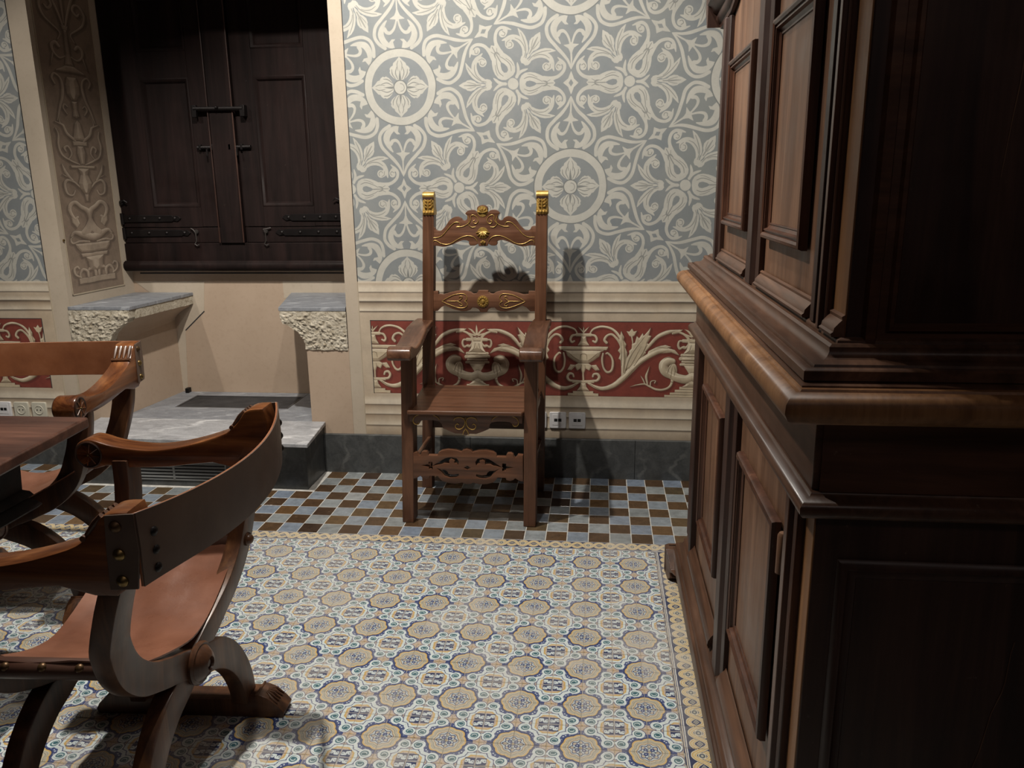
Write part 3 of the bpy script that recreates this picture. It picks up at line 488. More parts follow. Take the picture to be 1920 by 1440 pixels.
# ---------------------------------------------------------------- mesh helpers
class MB:
    def __init__(s): s.v = []; s.f = []; s.g = []
    def add(s, V, F):
        n = len(s.v); s.g.append((n, len(s.f))); s.v += [tuple(p) for p in V]; s.f += [tuple(i+n for i in f) for f in F]; return s
    def box(s, x0, x1, y0, y1, z0, z1):
        return s.add([(x, y, z) for x in (x0, x1) for y in (y0, y1) for z in (z0, z1)], [(0, 1, 3, 2), (4, 6, 7, 5), (0, 4, 5, 1), (2, 3, 7, 6), (0, 2, 6, 4), (1, 5, 7, 3)])
    def hexa(s, bot, top):
        return s.add(list(bot)+list(top), [(3, 2, 1, 0), (4, 5, 6, 7), (0, 1, 5, 4), (1, 2, 6, 5), (2, 3, 7, 6), (3, 0, 4, 7)])
    def rings(s, R, closed_ring=True, caps=True, closed_path=False):
        n = len(R[0]); V = [p for r in R for p in r]; F = []
        for i in range(len(R)-1+(1 if closed_path else 0)):
            a, b = i*n, ((i+1) % len(R))*n
            for j in range(n if closed_ring else n-1): k = (j+1) % n; F.append((a+j, a+k, b+k, b+j))
        if caps and not closed_path: F.append(tuple(range(n))[::-1]); F.append(tuple((len(R)-1)*n+j for j in range(n)))
        return s.add(V, F)
    def tube(s, P, r, n=8, smooth=1):
        P = [Vector(p) for p in P]; R = []; up = None
        for i, p in enumerate(P):
            d = (P[min(i+1, len(P)-1)]-P[max(i-1, 0)]).normalized()
            if up is None: up = d.cross(Vector((0, 0, 1)) if abs(d.z) < .9 else Vector((1, 0, 0))).normalized()
            up = (up-d*up.dot(d)).normalized(); w_ = d.cross(up); rr = r[i] if hasattr(r, '__len__') else r
            R.append([p+(up*math.cos(2*PI*k/n)+w_*math.sin(2*PI*k/n))*rr for k in range(n)])
        return s.rings(R)
    def lathe(s, prof, centre, axis, n=20):
        """prof: (radius, along axis)"""
        a = Vector(axis).normalized(); u = a.cross(Vector((0, 0, 1)) if abs(a.z) < .9 else Vector((1, 0, 0))).normalized(); w_ = a.cross(u); c = Vector(centre)
        return s.rings([[c+a*h+(u*math.cos(2*PI*k/n)+w_*math.sin(2*PI*k/n))*max(r, 1e-4) for k in range(n)] for r, h in prof])
    def rectring(s, u0, u1, v0, v1, prof, fn, caps=False):
        """mitred moulding: prof rows (inset, out); fn(u, v, out) -> point"""
        return s.rings([[fn(u0+i, v0+i, o), fn(u1-i, v0+i, o), fn(u1-i, v1-i, o), fn(u0+i, v1-i, o)] for i, o in prof], caps=caps)
    def extr(s, prof, a, b, fn):
        """prof (p, q) polygon swept from a to b; fn(t, p, q) -> point"""
        return s.rings([[fn(a, *p) for p in prof], [fn(b, *p) for p in prof]])
    def each(s, name, m, parent=None, base=(0, 0, 0), **k):
        """one object per added piece"""
        out = []; E = s.g[1:]+[(len(s.v), len(s.f))]
        for (v0, f0), (v1, f1) in zip(s.g, E):
            b = MB(); b.v = s.v[v0:v1]; b.f = [tuple(i-v0 for i in f) for f in s.f[f0:f1]]; out.append(b.build(name, m, parent, base, **k))
        return out
    def build(s, name, m, parent=None, base=(0, 0, 0), smooth=False, bevel=0, seg=2, xf=None):
        me = bpy.data.meshes.new(name); bv = Vector(base); V = [Vector(p) for p in s.v]
        if xf: V = [Vector(xf(p)) for p in V]
        me.from_pydata([tuple(p-bv) for p in V], [], s.f); bm = bmesh.new(); bm.from_mesh(me); bmesh.ops.recalc_face_normals(bm, faces=bm.faces); bm.to_mesh(me); bm.free()
        return finish(me, name, m, parent, smooth, bevel, seg)
def finish(me, name, m, parent, smooth=False, bevel=0, seg=2):
    me.materials.append(M[m] if isinstance(m, str) else m); o = bpy.data.objects.new(name, me); C.objects.link(o); o.parent = parent
    if smooth or bevel:
        me.polygons.foreach_set('use_smooth', [True]*len(me.polygons))
        try: me.set_sharp_from_angle(angle=math.radians(38))
        except Exception: pass
    if bevel:
        b = o.modifiers.new('bevel', 'BEVEL'); b.width = bevel; b.segments = seg; b.limit_method = 'ANGLE'; b.angle_limit = math.radians(35); b.harden_normals = False
    return o
def plate(splines, thick, fn, name, m, parent=None, bev=.0015, base=(0, 0, 0), xf=None):
    """sawn silhouette with holes: 2D polygons (p, q) made solid, fn(p, q, t) -> point"""
    cu = bpy.data.curves.new(name, 'CURVE'); cu.dimensions = '2D'; cu.fill_mode = 'BOTH'; cu.extrude = thick/2-bev; cu.bevel_depth = bev; cu.bevel_resolution = 1; cu.offset = -bev
    for P in splines:
        sp = cu.splines.new('POLY'); sp.points.add(len(P)-1)
        for q, p in zip(sp.points, P): q.co = (p[0], p[1], 0, 1)
        sp.use_cyclic_u = True
    ob = bpy.data.objects.new('tmp', cu); C.objects.link(ob); dg = bpy.context.evaluated_depsgraph_get(); me = bpy.data.meshes.new_from_object(ob.evaluated_get(dg)); bpy.data.objects.remove(ob); bpy.data.curves.remove(cu)
    bv = Vector(base)
    for v in me.vertices:
        p = Vector(fn(v.co.x, v.co.y, v.co.z)); v.co = (Vector(xf(p)) if xf else p)-bv
    me.materials.clear(); me.name = name
    bm = bmesh.new(); bm.from_mesh(me); bmesh.ops.remove_doubles(bm, verts=bm.verts, dist=1e-6); bmesh.ops.recalc_face_normals(bm, faces=bm.faces); bm.to_mesh(me); bm.free()
    return finish(me, name, m, parent, True)
def tag(o, label=None, cat=None, group=None, kind=None):
    for k, v in (('label', label), ('category', cat), ('group', group), ('kind', kind)):
        if v: o[k] = v
    return o
def thing(name, label, cat, loc=(0, 0, 0), rz=0, group=None):
    o = bpy.data.objects.new(name, None); C.objects.link(o); o.location = loc; o.rotation_euler = (0, 0, rz); o.empty_display_size = .1
    return tag(o, label, cat, group)
def dup_tree(o, parent=None):
    c = o.copy(); C.objects.link(c); c.parent = parent
    for ch in list(o.children): dup_tree(ch, c)
    return c
def S(o, mods=True): return tag(o, kind='structure')
# ---------------------------------------------------------------- the room
def box(name, m, x0, x1, y0, y1, z0, z1, parent=None, bevel=0, base=(0, 0, 0)):
    return MB().box(x0, x1, y0, y1, z0, z1).build(name, m, parent, base, bevel=bevel)
XL, XR, YF, ZC = -4.4, 1.7, -5.6, 3.6
floor = S(box('floor', 'grout', XL, XR, YF, .12, -.12, -.0025))
S(box('ceiling', 'ceil', XL, XR, YF, .12, ZC, ZC+.1)); S(box('wall_left', 'roomwall', XL-.1, XL, YF, .12, -.12, ZC)); S(box('wall_right', 'roomwall', XR, XR+.1, YF, .12, -.12, ZC)); S(box('wall_front', 'roomwall', XL, XR, YF-.1, YF, -.12, ZC))
YB = .545
wb = S(MB().box(-1.209, XR, 0, .12, -.12, ZC).box(XL, -2.63, 0, .12, -.12, ZC).box(-2.63, -1.209, 0, .12, 2.45, ZC).build('wall_back', 'palebeige'))
E_ = -.0012
box('painted_diaper', 'diaper', -1.143, XR, E_, .001, .957, ZC, wb); box('painted_diaper', 'diaper_l', XL, -2.729, E_, .001, .957, ZC, wb)
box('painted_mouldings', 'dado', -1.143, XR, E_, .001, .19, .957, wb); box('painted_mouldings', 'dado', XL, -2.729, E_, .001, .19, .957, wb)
box('painted_frieze', 'frieze', -1.092, 1.5, -.002, .001, .410, .767, wb); box('painted_frieze', 'frieze_l', XL, -2.79, -.002, .001, .410, .767, wb)
MB().box(-1.147, -1.143, -.0016, .001, .957, ZC).box(-2.731, -2.727, -.0016, .001, .957, ZC).box(-1.094, 1.5, -.0022, .001, .767, .7705).box(-1.0945, -1.091, -.0022, .001, .408, .7705).box(XL, -2.79, -.0022, .001, .767, .7705).box(-2.792, -2.788, -.0022, .001, .408, .77).each('painted_line', 'trimline', wb)
MB().box(-2.647, -2.640, -.002, .001, .26, .63).box(-1.149, -1.1455, -.0016, .001, .197, .957).box(-2.7255, -2.722, -.0016, .001, .197, .957).each('painted_line', 'beige', wb)
# alcove shell
def quadwall(name, m, P, z0, z1):
    b = MB(); n = len(P); b.add([(x, y, z0) for x, y in P]+[(x, y, z1) for x, y in P], [tuple(range(n))[::-1], tuple(range(n, 2*n))]+[(i, (i+1) % n, n+(i+1) % n, n+i) for i in range(n)]); return S(b.build(name, m))
rl = quadwall('wall_alcove_left', 'palebeige', [(-2.6295, .0005), (-2.606, YB), (-2.9, YB), (-2.9, .1205), (-2.6302, .1205)], -.1, 2.5)
quadwall('wall_alcove_right', 'ochre', [(-1.209, .12), (-1.0, .12), (-1.0, YB), (-1.35, YB)], -.1, 2.5)
S(box('wall_alcove_back', 'ochre', -2.9, -1.0, YB, YB+.1, -.12, 2.5)); S(box('ceiling_alcove', 'ochre', -2.9, -1.0, .12, YB, 2.45, 2.5))
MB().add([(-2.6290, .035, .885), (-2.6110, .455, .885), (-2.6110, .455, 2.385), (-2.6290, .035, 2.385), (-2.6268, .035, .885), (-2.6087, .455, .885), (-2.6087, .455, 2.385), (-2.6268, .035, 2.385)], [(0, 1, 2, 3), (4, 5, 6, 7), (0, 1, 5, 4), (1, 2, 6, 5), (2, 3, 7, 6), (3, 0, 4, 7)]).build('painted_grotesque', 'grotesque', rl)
b = MB()
for (y0, y1, z0, z1) in ((.031, .036, .88, 2.395), (.454, .459, .88, 2.395), (.031, .459, .880, .886)):
    x = lambda y: -2.6295+.0235*y/.545+.0014; b.add([(x(y)+d, y, z) for d in (0, .002) for z in (z0, z1) for y in (y0, y1)], [(0, 1, 3, 2), (4, 5, 7, 6), (0, 1, 5, 4), (2, 3, 7, 6), (0, 2, 6, 4), (1, 3, 7, 5)])
b.each('painted_border', 'beige', rl)
# lower piers
pl_ = quadwall('trim_2', 'ochre', [(-2.638, -.0015), (-2.440, -.0015), (-2.383, YB), (-2.63, YB)], -.1, .63)
pr_ = quadwall('trim_3', 'ochre', [(-1.209, -.0015), (-1.209, YB), (-1.49, YB), (-1.420, -.0015)], -.1, .63)
quadwall('trim_4', 'ochre', [(-2.66, .04), (-2.436, .04), (-2.383, YB), (-2.63, YB)], .63, .80); quadwall('trim_5', 'ochre', [(-1.209, .04), (-1.209, YB), (-1.49, YB), (-1.424, .04)], .63, .80)
bb = S(box('baseboard_back', 'black_stone', -1.3605, XR, -.022, 0, -.01, .197, bevel=.002)); S(box('baseboard_left', 'black_stone', XL, -2.512, -.022, 0, -.01, .197, bevel=.002))
for x in (-.62, .18): box('joint', 'black', x, x+.003, -.0226, -.021, 0, .197, bb)
# pale left-over paint on the alcove back wall
wa = bpy.data.objects['wall_alcove_back']
for P in ([(-2.60, .893), (-2.189, .893), (-2.207, .725), (-2.330, .615), (-2.356, .258), (-2.413, .258), (-2.392, .55), (-2.35, .70)], [(-1.736, .893), (-1.36, .893), (-1.36, .80), (-1.735, .80)]):
    n = len(P); MB().add([(x, YB-.0015, z) for x, z in P]+[(x, YB+.001, z) for x, z in P], [tuple(range(n)), tuple(range(n, 2*n))]+[(i, (i+1) % n, n+(i+1) % n, n+i) for i in range(n)]).build('pale_paint_patch', 'palebeige', wa)
MB().hexa([(-2.205, YB-.002, .722), (-2.328, YB-.002, .612), (-2.331, YB-.002, .617), (-2.208, YB-.002, .727)], [(-2.205, YB, .722), (-2.328, YB, .612), (-2.331, YB, .617), (-2.208, YB, .727)]).build('painted_line', 'trimline', wa)
MB().box(-2.56, -1.35, YB-.002, YB+.001, .934, .941).build('crack', 'trimline', wa)
# ---------------------------------------------------------------- stone seats in the alcove
from mathutils import noise as MN
def seat_stone(name, label, xp, xo, sgn, group):
    """xp pier face, xo outer side by the wall; sgn direction the seat projects"""
    prof = [(0, .622), (.003, .650), (.016, .685), (.045, .715), (.080, .738), (.108, .752), (.120, .772), (.124, .813)]
    edge = lambda z: np.interp(z, [p[1] for p in prof], [p[0] for p in prof])
    t = thing(name, label, 'stone seat', (xp, 0, .63), group=group)
    cb = MB(); nx, nz = 54, 44; G = {}; V = []
    for j in range(nz+1):
        z = .622+(.812-.622)*j/nz; xe = xp+sgn*edge(z)
        for i in range(nx+1):
            x = xo+(xe-xo)*i/nx; p = Vector((x, 0, z)); d = .010*MN.fractal(p*26, 1., 2., 4)+.006*MN.noise(p*95)
            k = min(1, (.812-z)/.02)*min(1, i/2)*.8+.2
            V.append((x+sgn*(.006*MN.noise(p*60) if i == nx else 0), -.004-abs(d)*k*1.2, z+(.004*MN.noise(p*50) if j == 0 else 0)))
    F = [(j*(nx+1)+i, j*(nx+1)+i+1, (j+1)*(nx+1)+i+1, (j+1)*(nx+1)+i) for j in range(nz) for i in range(nx)]; n0 = len(V); bk = [(x, .05, z) for x, _, z in V]
    cb.add(V+bk, F+[tuple(i+n0 for i in f)[::-1] for f in F]+[(j*(nx+1)+nx, (j+1)*(nx+1)+nx, (j+1)*(nx+1)+nx+n0, j*(nx+1)+nx+n0) for j in range(nz)]+[(i, i+1, i+1+n0, i+n0) for i in range(nx)])
    cb.build('rough_corbel', 'rock', t, (xp, 0, .63), smooth=True)
    rb = MB(); n = 40; R = []
    for i in range(n+1):
        y = .05+(YB-.055)*i/n; xe = xp+sgn*.124+(-sgn*-.0)*0+(.055 if sgn > 0 else -.155)*(y/YB)*(1 if sgn > 0 else 1)*(.9); w_ = .006*MN.noise(Vector((y*30, xp, 0)))
        R.append([(xe-sgn*.10, y, .813), (xe, y, .813), (xe+sgn*w_, y, .79), (xe+sgn*.5*w_, y, .766+w_*.6), (xe-sgn*.012, y, .762), (xe-sgn*.10, y, .762)])
    rb.rings(R).build('rough_edge_band', 'rock', t, (xp, 0, .63), smooth=True)
    so = MB(); R = []
    for i in range(5):
        y = .05+(YB-.055)*i/4; sh = (.055 if sgn > 0 else -.155)*(y/YB)*.9; R.append([(xp+sh+sgn*(a-.006 if a > .01 else a), y, z) for a, z in prof[:-1]]+[(xp+sh+sgn*.112, y, .775), (xp+sh-sgn*.05, y, .775), (xp+sh-sgn*.05, y, .622)])
    so.rings(R).build('plaster_soffit', 'ochre', t, (xp, 0, .63), smooth=True)
    e0, e1 = xp+sgn*.127, xp+sgn*.127+(.055 if sgn > 0 else -.155)*.93; o0, o1 = xo+sgn*.001, (-2.604 if sgn > 0 else -1.345)
    yb = YB-.002; n = 30; top = []; bot = []
    P = [(o0, -.004)]+[(o0+(e0-o0)*k/n, -.006+.0025*MN.noise(Vector((k*.9, xp, 1)))) for k in range(1, n)]+[(e0, -.004)]+[(e0+(e1-e0)*k/n+.002*MN.noise(Vector((k*.9, xp, 4))), -.004+(yb+.004)*k/n) for k in range(1, n)]+[(e1, yb), (o1, yb)]
    m = len(P); MB().add([(x, y, .813) for x, y in P]+[(x, y, .830) for x, y in P], [tuple(range(m))[::-1], tuple(range(m, 2*m))]+[(i, (i+1) % m, m+(i+1) % m, m+i) for i in range(m)]).build('marble_slab', 'slate', t, (xp, 0, .63), bevel=.0015)
    return t
seat_stone('stone_window_seat', 'left grey marble topped window seat on a rough hewn corbel beside the painted grotesque', -2.44, -2.64, 1, 'stone window seats')
seat_stone('stone_window_seat', 'right grey marble topped window seat on a rough hewn corbel near the tall carved armchair', -1.42, -1.211, -1, 'stone window seats')
# raised marble floor of the alcove
st = thing('marble_step', 'grey veined marble step with dark stone riser and vents in the window alcove', 'step', (-1.95, -.2, 0))
b0 = (-1.95, -.2, 0)
P = [(-2.512, -.322), (-1.315, -.362), (-1.351, -.0023), (-2.545, -.0023)]
def slab(P, z0, z1, name, m, bevel=.003): n = len(P); return MB().add([(x, y, z0) for x, y in P]+[(x, y, z1) for x, y in P], [tuple(range(n))[::-1], tuple(range(n, 2*n))]+[(i, (i+1) % n, n+(i+1) % n, n+i) for i in range(n)]).build(name, m, st, b0, bevel=bevel)
slab(P, .238, .257, 'marble_slab', 'marble')
slab([(-2.438, -.0015), (-1.422, -.0015), (-1.437, .13), (-2.426, .13)], .236, .256, 'marble_slab', 'slate', .001)
slab([(-2.425, .132), (-1.438, .132), (-1.448, .215), (-2.416, .215)], .236, .2565, 'marble_slab', 'slate', .001)
slab([(-2.415, .217), (-2.262, .217), (-2.262, YB-.002), (-2.385, YB-.002)], .236, .256, 'marble_slab', 'slate', .001); slab([(-1.632, .217), (-1.452, .217), (-1.488, YB-.002), (-1.632, YB-.002)], .236, .256, 'marble_slab', 'slate', .001); slab([(-2.26, .462), (-1.634, .462), (-1.634, YB-.002), (-2.26, YB-.002)], .236, .256, 'marble_slab', 'slate', .001)
g = box('floor_grille', 'black', -2.26, -1.634, .217, .462, .236, .245, st, base=b0); b = MB()
for k in range(19): y = .226+k*.0125; b.box(-2.25, -1.644, y, y+.006, .245, .2535)
tag(b.build('slats', 'grille', g, b0), kind='stuff'); MB().rectring(-2.26, -1.634, .217, .462, [(0, .245), (0, .256), (.010, .256), (.010, .245)], lambda u, v, o: (u, v, o)).build('frame', 'grille', g, b0)
box('core', 'roomwall', -2.43, -1.43, -.004, YB-.004, .0, .235, st, base=b0)
box('riser', 'black_stone', -2.505, -1.361, -.269, -.0005, 0, .2378, st, .002, b0)
vg = box('vent_grille', 'iron', -2.285, -1.765, -.2695, -.262, .033, .122, st, base=b0); b = MB(); MB().rectring(-2.290, -1.760, .029, .126, [(0, -.269), (0, -.273), (.007, -.273), (.007, -.2695)], lambda u, v, o: (u, o, v)).build('frame', 'grey_metal', vg, b0)
for k in range(5): z = .042+k*.0165; b.hexa([(-2.283, -.2705, z), (-1.767, -.2705, z), (-1.767, -.2685, z+.009), (-2.283, -.2685, z+.009)], [(-2.283, -.2745, z+.001), (-1.767, -.2745, z+.001), (-1.767, -.2725, z+.010), (-2.283, -.2725, z+.010)])
b.box(-2.030, -2.020, -.2745, -.2695, .036, .120); b.each('louvre', 'grey_metal', vg, b0)
MB().box(-2.352, -2.332, .505, .540, .256, .283).build('stop_block', 'iron', st, b0, bevel=.002)
MB().lathe([(0, 0), (.006, 0), (.006, .004), (.003, .006), (0, .006)], (-2.6256, .02, 1.155), (1, 0, 0), 12).build('wall_eyelet', 'brass', rl)
# ---------------------------------------------------------------- shuttered window
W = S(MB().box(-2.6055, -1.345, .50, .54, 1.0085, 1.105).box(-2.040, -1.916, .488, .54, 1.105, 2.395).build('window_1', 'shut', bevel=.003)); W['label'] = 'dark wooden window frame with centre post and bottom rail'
MB().lathe([(.012, 0), (.012, 1.245)], (-2.604, .488, 1.0), (1, 0, 0)).build('sill_nosing', 'shut', W)
pr = [(.545, .955), (.490, .955), (.478, .962), (.470, .975), (.470, .992), (.478, 1.004), (.492, 1.009), (.545, 1.009)]
MB().extr(pr, -2.645, -1.30, lambda t, p, q: (t, p, q)).build('sill', 'shut', W, smooth=True)
for x in (-2.046, -1.912): MB().tube([(x, .4885, 1.108), (x, .4885, 2.39)], .004, 6).build('bead', 'carc', W)
def shutter(x0, x1, xh, sg, label):
    """xh hinge side, sg +1 when the meeting stile lies to the right"""
    t = thing('wooden_shutter', label, 'shutter', (xh, .52, 1.105), group='dark window shutters'); bs = (xh, .52, 1.105)
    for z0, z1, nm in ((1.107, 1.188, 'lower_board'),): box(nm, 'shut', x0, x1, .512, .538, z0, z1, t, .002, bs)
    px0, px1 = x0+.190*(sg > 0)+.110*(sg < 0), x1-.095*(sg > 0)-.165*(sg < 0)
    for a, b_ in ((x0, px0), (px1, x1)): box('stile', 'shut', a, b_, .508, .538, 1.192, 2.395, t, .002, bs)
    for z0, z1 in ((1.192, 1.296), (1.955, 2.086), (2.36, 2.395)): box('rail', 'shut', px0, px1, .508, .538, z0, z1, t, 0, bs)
    for z0, z1 in ((1.296, 1.955), (2.086, 2.36)):
        pn = box('panel', 'shut', px0, px1, .524, .532, z0, z1, t, 0, bs)
        MB().rectring(px0, px1, z0, z1, [(0, .507), (.006, .504), (.014, .508), (.020, .517), (.026, .524)], lambda u, v, o: (u, o, v)).build('panel_moulding', 'shut', pn, bs, smooth=True)
    def strap(z, ln, dep):
        a, b_ = xh, xh+sg*ln; xs = [a, a+sg*.03, b_-sg*.05, b_-sg*.045, b_-sg*.02, b_]; hs = [.022, .019, .017, .011, .016, .001]
        h = MB().rings([[(x, dep, z-q), (x, dep, z+q), (x, dep-.006, z+q), (x, dep-.006, z-q)] for x, q in zip(xs, hs)]).build('strap_hinge', 'iron', t, bs, bevel=.001)
        for k in range(4): MB().lathe([(.0085, 0), (.008, .003), (.004, .0065), (0, .0075)], (a+sg*(.045+(ln-.08)*k/3), dep-.0055, z), (0, -1, 0), 10).build('rivet', 'iron', h, bs, smooth=True)
        MB().lathe([(0, -.030), (.010, -.030), (.010, .030), (0, .030)], (a+sg*.004, dep-.006, z), (0, 0, 1), 10).build('knuckle', 'iron', h, bs, smooth=True)
    strap(1.238, .34, .507); strap(1.160, .385, .511)
    MB().lathe([(.016, 0), (.014, .01), (.006, .018), (0, .02)], (xh+sg*.012, .508, 1.325), (0, -1, 0), 10).tube([(xh+sg*.012, .492, 1.325), (xh+sg*.035, .487, 1.336), (xh+sg*.05, .490, 1.325)], .004, 6).build('pintle', 'iron', t, bs, smooth=True)
    bx = (x1-.075 if sg > 0 else x0-.055); bo = MB().tube([(bx, .497, 1.604), (bx+.13, .497, 1.604)], .009, 8).build('bolt', 'iron', t, bs, smooth=True)
    MB().box(bx+.01, bx+.022, .488, .508, 1.590, 1.619).box(bx+.075, bx+.087, .488, .508, 1.590, 1.619).each('staple', 'iron', bo, bs, bevel=.001); MB().tube([(bx+.06, .492, 1.60), (bx+.06, .478, 1.592), (bx+.062, .476, 1.560)], .005, 6).build('handle', 'iron', bo, bs, smooth=True)
    hx = -2.183 if sg > 0 else -1.790; MB().tube([(hx-.03*sg, .503, 1.185), (hx-.012, .497, 1.176), (hx, .493, 1.160), (hx+.002, .492, 1.118), (hx-.008, .490, 1.100), (hx+.004, .488, 1.092), (hx+.016, .490, 1.098)], .0035, 6).build('hook', 'steel', t, bs, smooth=True)
    MB().lathe([(.013, 0), (.011, .006), (0, .007)], (hx, .503, 1.166), (0, -1, 0), 10).build('hook_plate', 'steel', t, bs, smooth=True)
    return t
shutter(-2.6035, -2.050, -2.6035, 1, 'left dark wooden shutter leaf with iron strap hinges, next to the painted grotesque')
shutter(-1.906, -1.349, -1.352, -1, 'right dark wooden shutter leaf with iron strap hinges, nearer the blue-grey wall')
bar = MB().tube([(-2.115, .478, 1.797), (-1.85, .478, 1.794)], .011, 8).build('locking_bar', 'iron', W, smooth=True)
MB().box(-2.125, -2.100, .470, .490, 1.755, 1.815).box(-1.865, -1.838, .470, .510, 1.755, 1.812).lathe([(.010, 0), (.006, .014), (0, .016)], (-1.985, .470, 1.80), (0, -1, 0), 10).each('bar_staple', 'iron', bar, bevel=.002)
# ---------------------------------------------------------------- floor tiles: every tile its own piece
def tile_mesh(name, m, w, d, gap=.0008, t=.010, bev=.0009):
    b = MB(); a, c = w/2-gap, d/2-gap; b.rings([[(-a, -c, -t), (a, -c, -t), (a, c, -t), (-a, c, -t)], [(-a, -c, -bev), (a, -c, -bev), (a, c, -bev), (-a, c, -bev)], [(-a+bev, -c+bev, 0), (a-bev, -c+bev, 0), (a-bev, c-bev, 0), (-a+bev, c-bev, 0)]])
    o = b.build(name, m); me = o.data; bpy.data.objects.remove(o); return me
def wedge(x, y, mg=.12):
    dx, dy = x-CAM[0], y-CAM[1]; a = math.atan2(dx, dy); r = math.hypot(dx, dy)
    return abs(a-YAW) < math.radians(37) and r > 1.25
def place_tiles(cells, name, meshes, cap):
    """cells: (x, y, w, d, variant).  nearest ones in view become single pieces, the rest one joined part per variant"""
    vis = sorted([c for c in cells if wedge(c[0], c[1]) and not (c[0] > .315 and c[1] < -.9)], key=lambda c: math.hypot(c[0]-CAM[0], c[1]-CAM[1]))
    if name == 'checker_tile': vis = [c for c in vis if c[0] < .42]
    single = vis[:cap]; ids = set(map(id, single)); rest = [c for c in cells if id(c) not in ids]
    for x, y, w, d, k in single:
        me, w0, d0 = meshes[k]; o = bpy.data.objects.new(name, me); C.objects.link(o); o.parent = floor; o.location = (x, y, random.uniform(-.0004, .0003)); o.scale = (w/w0, d/d0, 1)
        o.rotation_euler = (random.gauss(0, .004), random.gauss(0, .004), random.gauss(0, .0035))
    for k, (me, w0, d0) in meshes.items():
        b = MB()
        for x, y, w, d, kk in rest:
            if kk == k:
                a, c, bv = w/2-.0011, d/2-.0011, .0009; b.add([(x-a, y-c, -.009), (x+a, y-c, -.009), (x+a, y+c, -.009), (x-a, y+c, -.009), (x-a, y-c, -bv), (x+a, y-c, -bv), (x+a, y+c, -bv), (x-a, y+c, -bv), (x-a+bv, y-c+bv, 0), (x+a-bv, y-c+bv, 0), (x+a-bv, y+c-bv, 0), (x-a+bv, y+c-bv, 0)], [(0, 1, 5, 4), (1, 2, 6, 5), (2, 3, 7, 6), (3, 0, 4, 7), (4, 5, 9, 8), (5, 6, 10, 9), (6, 7, 11, 10), (7, 4, 8, 11), (8, 9, 10, 11)])
        if b.v: tag(b.build(name+'s_further', me.materials[0], floor), kind='stuff')
MB().box(XL, .306, YF, -.742, -.0030, -.0013).build('tile_joint_bed', 'grout', floor)
Pm = .08675
cells = []
xj = .2285; yj0 = -.8375
nx = int((xj-XL)/Pm)+1
for i in range(nx):
    x1 = xj-i*Pm; x0 = x1-Pm
    cells.append(((x0+x1)/2, (-.812+yj0)/2, Pm, abs(yj0+.812), 'm'))
    j = 0
    while yj0-(j+1)*Pm > YF: cells.append(((x0+x1)/2, yj0-(j+.5)*Pm, Pm, Pm, 'm')); j += 1
place_tiles(cells, 'majolica_tile', {'m': (tile_mesh('majolica_tile', 'majolica', Pm, Pm), Pm, Pm)}, 300)
cells = []; x = .306
while x > XL: cells.append((x-Pm/2, -.777, Pm, .070, 'x')); x -= Pm
place_tiles(cells, 'border_tile', {'x': (tile_mesh('border_tile', 'border_x', Pm, .07), Pm, .07)}, 60)
cells = []; y = -.812
while y > YF: cells.append((.26725, y-Pm/2, .0775, Pm, 'y')); y -= Pm
place_tiles(cells, 'border_tile', {'y': (tile_mesh('border_tile', 'border_y', .0775, Pm), .0775, Pm)}, 60)
MB().box(XL, .41, -.742, -.0225, -.0030, -.0011).build('tile_joint_bed', 'grout2', floor)
cells = []; PX, PY = .0866, .0900
xs = [.403-k*PX for k in range(int((.403-XL)/PX))]; xs = [xs[0]+k*PX for k in range(15, 0, -1)]+xs
for i, x in enumerate(xs):
    for j in range(8):
        y1 = -.0225-j*PY if j else -.0225; y0 = max(-.0225-(j+1)*PY, -.742)
        if y1-y0 > .01: cells.append((x-PX/2, (y0+y1)/2, PX, y1-y0, 'blue' if (i+j) % 2 else 'brown'))
place_tiles([c for c in cells if not (-2.5 < c[0] < -1.37 and c[1] > -.26)], 'checker_tile', {k: (tile_mesh('checker_tile', k, PX, PY, .0017), PX, PY) for k in ('blue', 'brown')}, 290)
cells = []; 
for i in range(16):
    for j in range(52): cells.append((.306+Pm*(i+.5), -.742-Pm*(j+.5), Pm, Pm, 'm'))
b = MB()
for x, y, w_, d_, k in cells:
    a = w_/2-.0011; b.add([(x-a, y-a, -.001), (x+a, y-a, -.001), (x+a, y+a, -.001), (x-a, y+a, -.001)], [(0, 1, 2, 3)])
tag(b.build('majolica_tiles_under_cupboard', 'majolica', floor), kind='stuff')
